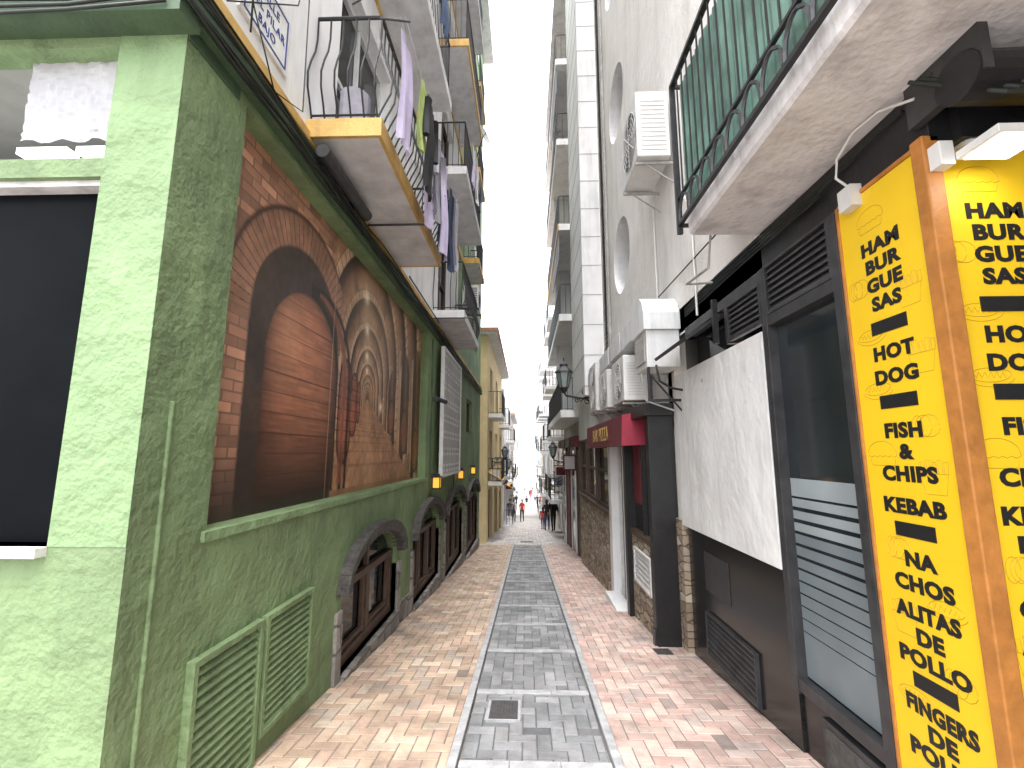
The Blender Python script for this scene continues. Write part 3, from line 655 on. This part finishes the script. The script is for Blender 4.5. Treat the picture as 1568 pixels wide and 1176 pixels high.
w=MB('sign_posts',YS); w.box(1.765,1.84,1.90,1.968,-3,1.40,'orange'); w.box(1.775,1.84,2.48,2.50,-3,1.38,'orange'); w.box(1.775,1.84,1.97,2.48,1.362,1.385,'orange'); w.box(2.38,2.46,1.90,1.924,-3,1.4,'orange'); w.done(.006)
words=[('HAM',1.045),('BUR',.945),('GUE',.845),('SAS',.745),('-',.625),('HOT',.49),('DOG',.37),('-',.25),('FISH',.105),('&',.005),('CHIPS',-.10),('KEBAB',-.25),('-',-.355),('NA',-.49),('CHOS',-.60),('ALITAS',-.725),('DE',-.83),('POLLO',-.93),('-',-1.025),('FINGERS',-1.14),('DE',-1.235),('POLLO',-1.33)]
for t,z in words:
    sz=.094
    sx={6:1.04,7:.92}.get(len(t),1.16)
    if t=='-':
        w=MB('price_bar',YS); w.box(1.782,1.785,2.12,2.34,z-.033,z+.033,'ink'); w.box(1.93,2.16,1.920,1.925,z-.033,z+.033,'ink'); w.done(); continue
    text(t,sz,'ink',(1.783,2.225,z),RR,YS,.0048,.001,sx=sx)
    text(t,sz,'ink',(2.05,1.923,z),(math.pi/2,0,0),YS,.0048,.001,sx=sx)
w=MB('line_art',YS)
def doodle(fn):
    r=.0016
    for (cx,cz,k) in ((2.18,1.2,0),(2.06,.86,1),(2.36,.74,2),(2.1,.60,3),(2.38,.42,2),(2.1,.32,3),(2.36,.12,1),(2.08,.0,0),(2.36,-.12,2),(2.12,-.45,1),(2.33,-.66,3),(2.1,-.78,2),(2.36,-.95,1),(2.1,-1.1,3)):
        c=cx-2.225
        pts=[]
        if k==0:
            for i in range(13): t=math.pi*i/12; pts.append((c-.09*math.cos(t),cz+.06*math.sin(t)))
            pts+= [(c+.09,cz-.01)]+[(c+.09-.018*i,cz-.012-.008*(i%2)) for i in range(11)]
            w.tube([fn(*p) for p in pts],r,'doodle',4)
            w.tube([fn(c-.08,cz-.03),fn(c-.07,cz-.06),fn(c+.07,cz-.06),fn(c+.08,cz-.03)],r,'doodle',4)
        elif k==1:
            for s in range(3): w.tube([fn(c+s*.03-.05+(.03+.012*s)*math.cos(t*.5),cz+.05*math.sin(t*.5)) for t in range(13)],r,'doodle',4)
        elif k==2:
            w.tube([fn(c-.05,cz-.06),fn(c-.07,cz+.03),fn(c+.07,cz+.03),fn(c+.05,cz-.06),fn(c-.05,cz-.06)],r,'doodle',4)
            for s in range(5): w.tube([fn(c-.06+.028*s,cz+.03),fn(c-.065+.03*s,cz+.08+.01*(s%2)),fn(c-.045+.03*s,cz+.08+.01*(s%2)),fn(c-.04+.028*s,cz+.03)],r,'doodle',4)
        else:
            w.tube([fn(c+.085*math.cos(t*.45)*(1+.1*math.sin(t*.9)),cz+.03*math.sin(t*.45)) for t in range(15)],r,'doodle',4)
            w.tube([fn(c-.07+.012*i,cz+.012*(-1)**i) for i in range(12)],r,'doodle',4)
            w.tube([fn(c+.1*math.cos(t*.3+3.3),cz+.05*math.sin(t*.3+3.3)) for t in range(10)],r,'doodle',4)
doodle(lambda a,z:(1.785,2.225-a,z)); doodle(lambda a,z:(2.05+a,1.925,z)); w.done()
w=MB('floodlight'); w.box(1.84,2.06,1.66,1.84,1.235,1.27,'ac'); w.box(1.86,2.04,1.67,1.83,1.228,1.234,'fluo'); w.tube([(1.95,1.78,1.27),(1.95,1.9,1.36),(1.95,1.95,1.36)],.018,'ac',8); w.box(1.78,1.84,1.84,1.90,1.22,1.33,'ac'); w.done(.004)
L=bpy.data.lights.new('flood','AREA'); L.energy=1.5; L.size=.18; L.color=(1,.97,.88); lo=bpy.data.objects.new('floodlight_lamp',L); scene.collection.objects.link(lo); lo.location=(1.95,1.75,1.22); lo.rotation_euler=(math.radians(25),0,0)
w=MB('rolled_awning'); w.tube([(1.75,1.7,1.50),(3.5,1.7,1.50)],.10,'blackp',16)
for x in (1.76,2.3,2.9): w.box(x,x+.04,1.6,1.95,1.46,1.66,'dgrey')
for k in range(6): w.tube([(1.7+.03*k,1.85-.02*k,1.62),(1.85+.05*k,1.62,1.37+.02*k),(2.1,1.6+.02*k,1.36),(2.3+.1*k,1.7,1.42)],.009,'cable',6)
w.box(1.9,3.5,1.86,1.95,1.36,1.6,'blackp'); w.done(smooth=False)
w=MB('shop_interior_wall',SF); w.box(3.2,3.3,-3,2,-2,1.66,'blackp'); w.done()
S2=empty('bar_front')
w=MB('black_pilasters',S2)
w.box(1.48,1.79,5.60,5.74,-4,.45,'blackp'); w.box(1.48,1.79,7.0,7.14,-4,.45,'blackp'); w.box(1.44,1.79,5.56,7.2,.45,.60,'blackp'); w.box(1.46,1.48,5.62,5.72,-4,-2.0,'dgrey')
w.done(.006)
w=MB('bar_window',S2)
w.box(1.55,1.8,5.74,7.0,-4,-1.15,'stoneb'); louvre(w,PX(1.55,1),5.95,6.8,-1.75,-1.3,'frame',6,-.002,.03)
w.box(1.53,1.8,5.74,7.0,-1.15,-1.08,'wood'); w.poly([(1.62,5.74,-1.08),(1.62,7,-1.08),(1.62,7,.45),(1.62,5.74,.45)],'glass')
w.box(1.57,1.62,6.34,6.40,-1.08,.45,'iron'); w.box(1.585,1.6,6.5,6.9,-.7,.1,'maroon'); w.done()
w=MB('door_bay',S2)
w.box(1.5,1.8,7.14,7.3,-4,.3,'whitew'); w.box(1.5,1.8,8.3,8.55,-4,.3,'whitew'); w.box(1.68,1.8,7.3,8.3,-4,.3,'glass'); w.box(1.63,1.68,7.3,7.36,-4,.3,'frame'); w.box(1.63,1.68,8.24,8.3,-4,.3,'frame')
w.box(1.35,1.6,7.3,8.3,gz(8)-.1,gz(7.3)+.02,'whitew'); w.done(.005)
w=MB('cafe_bay',S2)
w.box(1.5,1.8,8.55,13,-4,-1.1,'stoneb'); w.box(1.46,1.8,8.55,13,-1.1,-1.04,'wood')
PS=PX(1.5,1)
for a in (8.6,10.1,11.6): win(w,PS,a,a+1.4,-1.04,.35,.1,'wood','glass2',0,1,.06); w.box(1.5,1.56,a+1.4,a+1.5,-1.04,.35,'wood')
w.box(1.5,1.8,8.3,13,.35,1.3,'whitew'); w.box(1.62,1.8,8.55,13,-1.04,.35,'wood')
w.done(.003)
w=MB('ground_floor_wall',S2); w.box(1.8,2.0,5.6,13,.3,1.4,'whitew'); w.box(1.66,2,13,20,-5,1.0,'greyw')
for i,a in enumerate((13.3,15.1,17,18.6)):
    w.box(1.60,1.655,a,a+1.2,-3.4,.1,['wood','glass2','maroon','glass2'][i]); w.box(1.57,1.655,a-.08,a,-5,.2,'whitew' if i%2 else 'wood'); w.box(1.57,1.655,a+1.2,a+1.28,-5,.2,'whitew' if i%2 else 'wood'); w.box(1.4,1.655,a-.08,a+1.28,.2,.5,['maroon','wood','dgreen','maroon'][i])
w.done()
w=MB('red_awning')
pr=[(1.8,.60),(1.32,.52),(1.30,.10),(1.34,.10),(1.8,.12)]
for i in range(5):
    p=pr[i]; q=pr[(i+1)%5]; w.poly([(p[0],6.3,p[1]),(q[0],6.3,q[1]),(q[0],9.9,q[1]),(p[0],9.9,p[1])],'maroon')
w.poly([(p[0],6.3,p[1]) for p in pr],'awnred'); w.poly([(p[0],9.9,p[1]) for p in pr],'maroon'); ao=w.done()
text('BAR PIZZA',.32,'ochre',(1.295,8.1,.3),RR,ao,0)
def acunit(name,x0,x1,y0,y1,z0,z1,fans=1):
    w=MB(name); w.box(x0,x1,y0,y1,z0,z1,'ac'); o=w.done(.015)
    d=MB('grille',o)
    for f in range(fans):
        h=(z1-z0)/fans; cz=z0+h*(f+.5); cy=y0+(y1-y0)*.42; R=min(h,(y1-y0))*.4
        d.poly([(x0-.004,cy+R*math.cos(t*math.pi/12),cz+R*math.sin(t*math.pi/12)) for t in range(24)],'dgrey')
        for rr in (1,.82,.64,.46,.28): d.tube([(x0-.012,cy+R*rr*math.cos(t*math.pi/12),cz+R*rr*math.sin(t*math.pi/12)) for t in range(25)],.004,'ac',4,cap=False)
        for t in range(4):
            a=t*math.pi/4; d.tube([(x0-.014,cy+R*math.cos(a),cz+R*math.sin(a)),(x0-.014,cy-R*math.cos(a),cz-R*math.sin(a))],.004,'ac',4)
    for i in range(12): d.box(x0+.05,x1-.05,y0-.006,y0-.002,z0+.08+i*(z1-z0-.16)/12,z0+.08+i*(z1-z0-.16)/12+.006,'greyw')
    for y in (y0+.1,y1-.1):
        d.box(x0,1.8,y-.015,y+.015,z0-.045,z0-.012,'conc'); d.tube([(x0+.1,y,z0-.03),(1.8,y,z0-.3)],.01,'conc')
    d.done(); return o
acunit('air_conditioner',1.36,1.7,6.3,7.15,.72,1.36); acunit('air_conditioner',1.36,1.7,7.6,8.4,.75,1.4); acunit('air_conditioner',1.34,1.7,8.7,9.6,.8,1.75,2); acunit('air_conditioner',1.33,1.72,4.95,5.8,3.45,4.3)
w=MB('ventilation_duct')
w.box(1.40,1.78,5.2,5.75,.98,1.42,'duct'); 
pr=[(5.17,1.42),(5.17,1.62),(5.22,1.74),(5.32,1.83),(5.45,1.86),(5.8,1.86),(5.8,1.42)]
for i in range(7):
    p=pr[i]; q=pr[(i+1)%7]; w.poly([(1.37,p[0],p[1]),(1.37,q[0],q[1]),(1.79,q[0],q[1]),(1.79,p[0],p[1])],'duct')
w.poly([(1.37,p[0],p[1]) for p in pr],'duct'); w.poly([(1.79,p[0],p[1]) for p in pr],'duct')
for i in range(5): w.box(1.42,1.78,5.8+i*.95,5.8+i*.95+.94,1.5,1.78,'duct'); w.box(1.41,1.785,5.8+i*.95+.93,5.8+i*.95+.96,1.49,1.79,'duct')
w.box(1.385,1.395,5.25,5.7,1.05,1.35,'conc'); w.tube([(1.5,5.2,1.0),(1.5,5.1,.8),(1.62,5.1,.72),(1.78,5.15,.7)],.015,'blackp'); w.tube([(1.4,5.5,.96),(1.45,5.5,.62),(1.78,5.5,.5)],.012,'conc')
w.box(1.4,1.8,5.2,5.23,.58,.61,'iron'); w.box(1.40,1.43,5.2,5.23,.6,.98,'iron'); w.tube([(1.42,5.21,.9),(1.79,5.21,.45)],.012,'iron')
w.done(.008)
w=MB('drain_pipes'); w.tube([(1.76,9.25,1.4),(1.76,9.25,15)],.03,'conc',8); w.tube([(1.77,4.6,1.4),(1.77,4.6,2.6),(1.77,4.9,3.0)],.012,'ac',6); w.tube([(1.76,5.9,1.9),(1.76,5.9,3.4)],.012,'ac',6); w.tube([(1.77,3.9,2.0),(1.77,6,2.05),(1.77,9,2.2)],.008,'cable',5); w.done()
R2=empty('balcony_apartment_block')
w=MB('corner_pillar',R2); w.box(1.35,1.9,10.31,12.9,1.3,16,'whitew')
for i in range(20): w.box(1.345,1.35,10.31,12.9,1.5+i*.72,1.515+i*.72,'conc'); w.box(1.345,1.9,10.304,10.31,1.5+i*.72,1.515+i*.72,'conc')
w.done()
w=MB('facade',R2); P4=PX(1.7,1); hl=[]
for f in range(5):
    z=1.2+2.8*f; hl+=[(13.4,15.4,z,z+2.1),(16.6,18.6,z,z+2.1)]
wall(w,P4,12.9,20,1.0,16,hl,'whitew',.15)
for h in hl: win(w,P4,*h,.15,'frame','glass' ,1,0)
w.box(1.7,8,12.9,20,16,16.1,'slab'); w.box(1.0,8,12.6,20.2,14.9,15.05,'slab'); w.box(1.71,8,19.98,20,-6,16,'whitew'); w.done(recalc=False)
for f in range(5):
    z=1.0+2.8*f; b=MB('balcony_%d'%f,R2)
    b.box(1.02,1.7,12.9,20,z,z+.16,'whitew'); b.box(.99,1.02,12.88,20,z-.003,z+.2,['whitew','ochre'][f%3==2]); b.box(1.02,1.35,12.86,12.9,z-.003,z+.2,'whitew')
    railing(b,[((1.02,12.95),(1.02,19.9),(-1,0)),((1.04,12.93),(1.34,12.93),(0,-1))],z+.18,.95,m='dgrey',step=.12,r=.009)
    b.box(1.1,1.7,16.0,16.06,z+.16,z+2.8,'whitew')
    if f in(1,3): b.box(1.01,1.03,13,15.8,z+1.9,z+2.75,'greyc')
    b.done()
def lamp(name,xw,d,y,z,reach=.72,k=1.0):
    w=MB(name); cx=xw+d*reach; zb=z-.30*k-.08
    w.box(min(xw,xw+d*.03),max(xw,xw+d*.03),y-.05,y+.05,zb-.3,zb+.12,'iron')
    w.tube([(xw,y,zb),(xw+d*.3,y,zb-.04),(cx-d*.05,y,zb+.02),(cx,y,zb+.1)],.02*k,'iron',8)
    w.tube([(xw+d*(.05+t*.03),y,zb-.25+.2*math.sin(t*.25)) for t in range(11)],.014*k,'iron',6)
    for (sx,sz,R) in ((.18,-.11,.085),(.42,-.09,.065),(.25,.1,.07)):
        w.tube([(xw+d*sx+R*(1-t/22)*math.cos(t*.55),y,zb+sz+R*(1-t/22)*math.sin(t*.55)) for t in range(18)],.011*k,'iron',5)
    n=6
    def ring(r,dz): return [(cx+k*r*math.cos(2*math.pi*i/n),y+k*r*math.sin(2*math.pi*i/n),z+k*dz) for i in range(n)]
    def band(r0,z0,r1,z1,m):
        a=ring(r0,z0); b=ring(r1,z1)
        for i in range(n): w.poly([a[i],a[(i+1)%n],b[(i+1)%n],b[i]],m)
    band(.03,-.3,.07,-.22,'iron'); band(.07,-.22,.09,-.19,'iron'); band(.085,-.19,.15,.1,'lglass'); band(.18,.1,.17,.13,'iron'); band(.15,.1,.18,.1,'iron'); band(.17,.13,.07,.23,'iron'); band(.08,.23,.08,.27,'iron'); band(.08,.27,.01,.33,'iron')
    a=ring(.087,-.19); b=ring(.152,.1)
    for i in range(n): w.tube([a[i],b[i]],.009*k,'iron',5)
    w.tube([(cx,y,z+.32*k),(cx,y,z+.4*k)],.012*k,'iron'); w.done()
lamp('street_lamp',1.62,-1,10.6,1.74,.72,1.2)
def bldX(name,side,X,y0,y1,z0,z1,wm,fl=3,fh=2.8,roof=True,bal=True,bd=.55,sho='wood'):
    e=empty(name); P=PX(X,side); w=MB('walls',e); hs=[]; nb=max(1,int((y1-y0)/3.0)); bw=(y1-y0)/nb
    z=z1-.5-fh*fl
    for f in range(fl):
        for i in range(nb): hs.append((y0+bw*(i+.3),y0+bw*(i+.7),z+f*fh+.1,z+f*fh+2.2))
    gh=[]
    for i in range(nb):
        a=y0+bw*(i+.2); g_=gz(a+bw*.3); gh.append((a,a+bw*.6,g_-.3,min(g_+2.3,z-.3)))
    wall(w,P,y0,y1,z0,z1,hs+gh,wm,.2)
    for h in hs: win(w,P,*h,.2,'frame','glass',1,0,.07)
    for h in gh: win(w,P,*h,.2,sho,'glass2',1,0,.08)
    xa,xb=(X,X+side*8)
    w.box(min(xa+side*.01,xb),max(xa+side*.01,xb),y0,y0+.05,z0,z1,wm)
    w.box(min(xa+side*.01,xb),max(xa+side*.01,xb),y1-.05,y1,z0,z1,wm)
    if roof:
        w.box(min(xa-side*.4,xb),max(xa-side*.4,xb),y0-.3,y1+.3,z1,z1+.08,'slab'); w.box(min(xa-side*.45,xb),max(xa-side*.45,xb),y0-.35,y1+.35,z1+.08,z1+.24,'rock')
    else: w.box(min(xa,xb),max(xa,xb),y0,y1,z1,z1+.1,'slab')
    w.done(recalc=False)
    if bal:
        b=MB('balconies',e)
        for f in range(fl):
            for i in range(nb):
                if (i+f)%3==2: continue
                a=y0+bw*(i+.15); c=y0+bw*(i+.85); zz=z+f*fh; x0=X-side*bd
                b.box(min(X,x0),max(X,x0),a,c,zz-.12,zz+.04,'whitew'); b.box(min(x0,x0-side*.02),max(x0,x0-side*.02),a,c,zz-.125,zz+.06,'whitew')
                railing(b,[((x0,a),(x0,c),(-side,0)),((x0,a),(X,a),(0,-1))],zz+.04,.95,'dgrey',.16,r=.012)
        b.done()
    b=MB('shop_awnings',e)
    for i in range(nb):
        a=y0+bw*(i+.15); c=y0+bw*(i+.85); zz=gz(a)+2.75; x0=X-side*.6; m=random.choice(['maroon','whitew','dgreen','ochre','navy','whitew'])
        b.hexa([(X,a,zz),(x0,a,zz-.35),(x0,c,zz-.35),(X,c,zz),(X,a,zz+.04),(x0,a,zz-.31),(x0,c,zz-.31),(X,c,zz+.04)],m)
    b.done()
bldX('yellow_house',-1,-1.55,18.6,30,-8,4.9,'yellowb',2,2.8,True)
bldX('white_house',-1,-1.45,30.5,44,-10,4.2,'whitew',3,2.8,False)
bldX('pink_house',-1,-1.5,44.5,58,-10,3.6,'pinkw',3,2.8,True)
bldX('white_house',1,2.0,20.3,30,-9,9.6,'whitew',4,2.8,False,bd=.9)
bldX('cream_house',1,1.95,30.3,41,-9,9.0,'cream',4,2.8,False,bd=.9)
bldX('white_house',1,1.9,41.3,52,-10,6.5,'whitew',4,2.8,False,bd=.8)
bldX('yellow_house',1,2.0,52.3,64,-10,4.5,'hazeyel',3,2.8,True,bd=.7)
lamp('street_lamp',-1.55,1,21,.0,.6); lamp('street_lamp',-1.55,1,26,-.6,.6); lamp('street_lamp',-1.45,1,33,-1.4,.6); lamp('street_lamp',1.6,-1,17,.1,.6)
def psign(xw,d,y,z,wd,ht,m):
    w=MB('projecting_shop_sign'); a,b=sorted((xw+d*.06,xw+d*(.06+wd)))
    w.box(a,b,y-.03,y+.03,z-ht/2,z+ht/2,m); w.box(a+.04,b-.04,y-.036,y-.031,z-ht/2+.05,z+ht/2-.05,'whitec' if m!='whitew' else 'maroon')
    a,b=sorted((xw,xw+d*(.1+wd))); w.box(a,b,y-.012,y+.012,z+ht/2+.01,z+ht/2+.035,'iron'); w.done(.006)
for (xw,d,y,z,wd,ht,m) in ((1.66,-1,14.9,-.3,.4,.5,'maroon'),(1.66,-1,18.3,-.7,.45,.4,'whitew'),(2.0,-1,22.5,-1.2,.6,.6,'navy'),(2.0,-1,26,-1.6,.55,.45,'dgreen'),(-1.55,1,19.3,-.9,.45,.5,'ochre'),(-1.55,1,24,-1.3,.4,.6,'maroon'),(-1.45,1,31.5,-2.2,.5,.5,'whitew')): psign(xw,d,y,z,wd,ht,m)
def bldY(name,x0,x1,Y,z0,z1,wm,gl='glass2',fh=2.9,bw=2.4):
    e=empty(name); w=MB('walls',e); P=PY(Y); hs=[]; n=max(1,int((x1-x0)/bw)); k=int((z1-z0-3.5)/fh)
    for i in range(n):
        for f in range(k): a=x0+(x1-x0)*(i+.25)/n; hs.append((a,a+(x1-x0)/n*.5,z1-.6-fh*f-1.7,z1-.6-fh*f))
    wall(w,P,x0,x1,z0,z1,hs,wm,.2)
    for h in hs: win(w,P,*h,.2,'frame',gl,1,0,.08)
    for f in range(k): w.box(x0,x1,Y-.5,Y-.002,z1-.6-fh*f-1.95,z1-.6-fh*f-1.8,'whitew')
    w.box(x0,x1,Y+.01,Y+10,z1,z1+.2,'slab'); w.box(x0,x0+.1,Y+.01,Y+10,z0,z1,wm); w.box(x1-.1,x1,Y+.01,Y+10,z0,z1,wm)
    w.done(recalc=False)
bldY('yellow_apartment_block',-9,1.2,92,-9,5.6,'hazeyel','hazegl'); bldY('white_apartment_block',1.6,8,98,-9,2.2,'whitew','hazegl'); bldY('terrace_apartment_block',-8,6.5,128,-9,14,'whitew','hazegl'); bldY('cream_apartment_block',7,20,118,-9,9,'cream')
bldY('pink_apartment_block',-22,-9.5,100,-9,6,'pinkw')
# ---------------- people
def person(name,x,y,h,face,top,leg,hairlong=False,step=.22,arm=0.1,bag=False):
    V=[];E=[];R=[]
    def v(p,r,par=None):
        V.append(p);R.append(r)
        if par is not None: E.append((par,len(V)-1))
        return len(V)-1
    pel=v((0,0,.95),(.15,.11)); sp_=v((0,0,1.12),(.135,.1),pel); chs=v((0,.01,1.33),(.165,.11),sp_); nk0=v((0,0,1.46),(.07,.065),chs); nk=v((0,.005,1.53),(.052,.052),nk0); hd=v((0,.02,1.62),(.085,.095),nk); ht=v((0,.01,1.70),(.07,.08),hd); 
    nose=v((0,.115,1.625),(.012,.012),hd)
    hands=[]
    for s in (-1,1):
        sh=v((s*.17,0,1.41),(.058,.058),chs); ph=arm*s*(1 if step>0 else .3)
        el=v((s*.225,-.02-ph*.5,1.14),(.042,.042),sh); wr=v((s*.235,.07-ph,.91),(.028,.028),el); pm=v((s*.235,.085-ph*1.1,.85),(.034,.02),wr)
        hands.append(Vector(V[pm]))
        for k,(dy,ln) in enumerate(((-.028,.06),(-.01,.075),(.01,.07),(.028,.055))):
            f1=v((s*.235,.085-ph*1.1+dy,.82),(.009,.009),pm); f2=v((s*.228,.09-ph*1.1+dy,.82-ln*.6),(.008,.008),f1); v((s*.218,.095-ph*1.1+dy,.82-ln),(.007,.007),f2)
        t1=v((s*.225,.125-ph*1.1,.84),(.01,.01),pm); v((s*.22,.14-ph*1.1,.80),(.008,.008),t1)
        hp=v((s*.085,0,.90),(.095,.1),pel); kn=v((s*.09,step*s*.55+.03,.5),(.06,.062),hp); an=v((s*.09,step*s*1.0-.02,.11+(.05 if s<0 and step else 0)),(.04,.042),kn); hl=v((s*.09,step*s-.02,.05+(.03 if s<0 and step else 0)),(.042,.045),an); v((s*.095,step*s+.13,.035),(.04,.03),hl)
    me=bpy.data.meshes.new(name); me.from_pydata(V,E,[]); o=bpy.data.objects.new(name,me); scene.collection.objects.link(o)
    m=o.modifiers.new('s','SKIN'); sv=me.skin_vertices[0].data
    for i,r in enumerate(R): sv[i].radius=r
    sv[0].use_root=True
    m=o.modifiers.new('d','SUBSURF'); m.levels=1; m.render_levels=1
    dg=bpy.context.evaluated_depsgraph_get(); nm=bpy.data.meshes.new_from_object(o.evaluated_get(dg))
    bpy.data.objects.remove(o)
    nm.materials.clear()
    for q in ('skin',top,leg,'hair','blackc'): nm.materials.append(M[q])
    for p in nm.polygons:
        c=p.center; p.use_smooth=True
        if c.z>1.5: k=0
        elif c.z<.08: k=4
        elif any((Vector(c)-hh).length<.11 for hh in hands) and abs(c.x)>.18: k=0
        elif c.z<.93 and abs(c.x)<.19: k=2
        else: k=1
        p.material_index=k
        if c.z>1.64 and c.y<.07 or c.z>1.725 or (c.z>1.54 and c.y<-.02): p.material_index=3
    o=bpy.data.objects.new(name,nm); scene.collection.objects.link(o)
    w=MB('hair',o)
    n=12;k=8
    for i in range(n):
        for j in range(k):
            def q(i,j):
                t=2*math.pi*i/n; u=math.pi*.62*j/k
                return (.092*math.sin(u)*math.cos(t),.105*math.sin(u)*math.sin(t)*(.75 if math.sin(t)>0 else 1.0),1.665+.105*math.cos(u))
            w.poly([q(i,j),q(i+1,j),q(i+1,j+1),q(i,j+1)],'hair')
    if hairlong: w.tube([(0,-.06,1.68),(0,-.09,1.58),(0,-.1,1.44),(0,-.09,1.33)],.08,'hair',10,.035)
    for s in (-1,1):
        w.tube([(s*.032,.098,1.645),(s*.032,.106,1.645)],.009,'blackc',6); w.tube([(s*.088,.01,1.65),(s*.092,.01,1.60)],.014,'skin',6)
    w.tube([(-.02,.108,1.58),(.02,.108,1.58)],.004,'red',5)
    if bag: w.box(-.14,.14,-.26,-.13,1.05,1.42,'blackc')
    w.done(.01)
    o.location=(x,y,gz(y)); o.scale=(h/1.78,)*3; o.rotation_euler=(0,0,math.radians(face)); return o
person('walking_woman',-.32,38,1.8,175,'red','blackc',True,.18)
person('walking_man',-1.2,35.5,1.8,170,'greyc','greyc',False,.16)
person('walking_man',-.95,37.2,1.75,185,'whitec','denim',False,.2)
person('walking_man',1.5,26,1.9,10,'blackc','blackc',False,.18,bag=True)
person('walking_woman',1.2,27,1.74,-8,'blackc','navy',True,.16)
person('walking_child',.98,27.6,1.3,5,'red','denim',True,.14)
cols=['red','whitec','blackc','navy','red','greyc','denim']
for i in range(9): person('walking_man' if i%2 else 'walking_woman',-.4+.42*i*.8+random.uniform(-.2,.2),60+random.uniform(0,22),1.72,random.choice([0,180,170,20]),cols[i%7],cols[(i*3+2)%7],i%2==0,.18)
# ---------------- world, sun, camera
W=bpy.data.worlds.new('World'); scene.world=W; W.use_nodes=True; nt=W.node_tree; N=nt.nodes
EL=math.radians(74); AZ=math.radians(175)
bg=N['Background']; sk=N.new('ShaderNodeTexSky'); sk.sky_type='NISHITA'; sk.sun_disc=False; sk.sun_elevation=EL; sk.sun_rotation=AZ; sk.air_density=1; sk.dust_density=4; sk.ozone_density=1
hs=N.new('ShaderNodeHueSaturation'); hs.inputs['Saturation'].default_value=.2; hs.inputs['Value'].default_value=6.6
nt.links.new(sk.outputs[0],hs.inputs['Color']); nt.links.new(hs.outputs[0],bg.inputs[0]); bg.inputs[1].default_value=.15
sl=bpy.data.lights.new('sun','SUN'); sl.energy=.6; sl.angle=math.radians(35); sl.color=(1,.985,.96)
so=bpy.data.objects.new('sun',sl); scene.collection.objects.link(so)
d=Vector((math.sin(AZ)*math.cos(EL),math.cos(AZ)*math.cos(EL),math.sin(EL)))
so.rotation_euler=d.to_track_quat('Z','Y').to_euler()
cam=bpy.data.cameras.new('camera'); co=bpy.data.objects.new('camera',cam); scene.collection.objects.link(co)
cam.sensor_width=36; cam.lens=36*700/1568; cam.clip_start=.05; cam.clip_end=3000
co.location=(0,0,0); co.rotation_euler=(math.radians(90+8.6),0,math.radians(1.7))
scene.camera=co
print('DONE',len(bpy.data.objects))
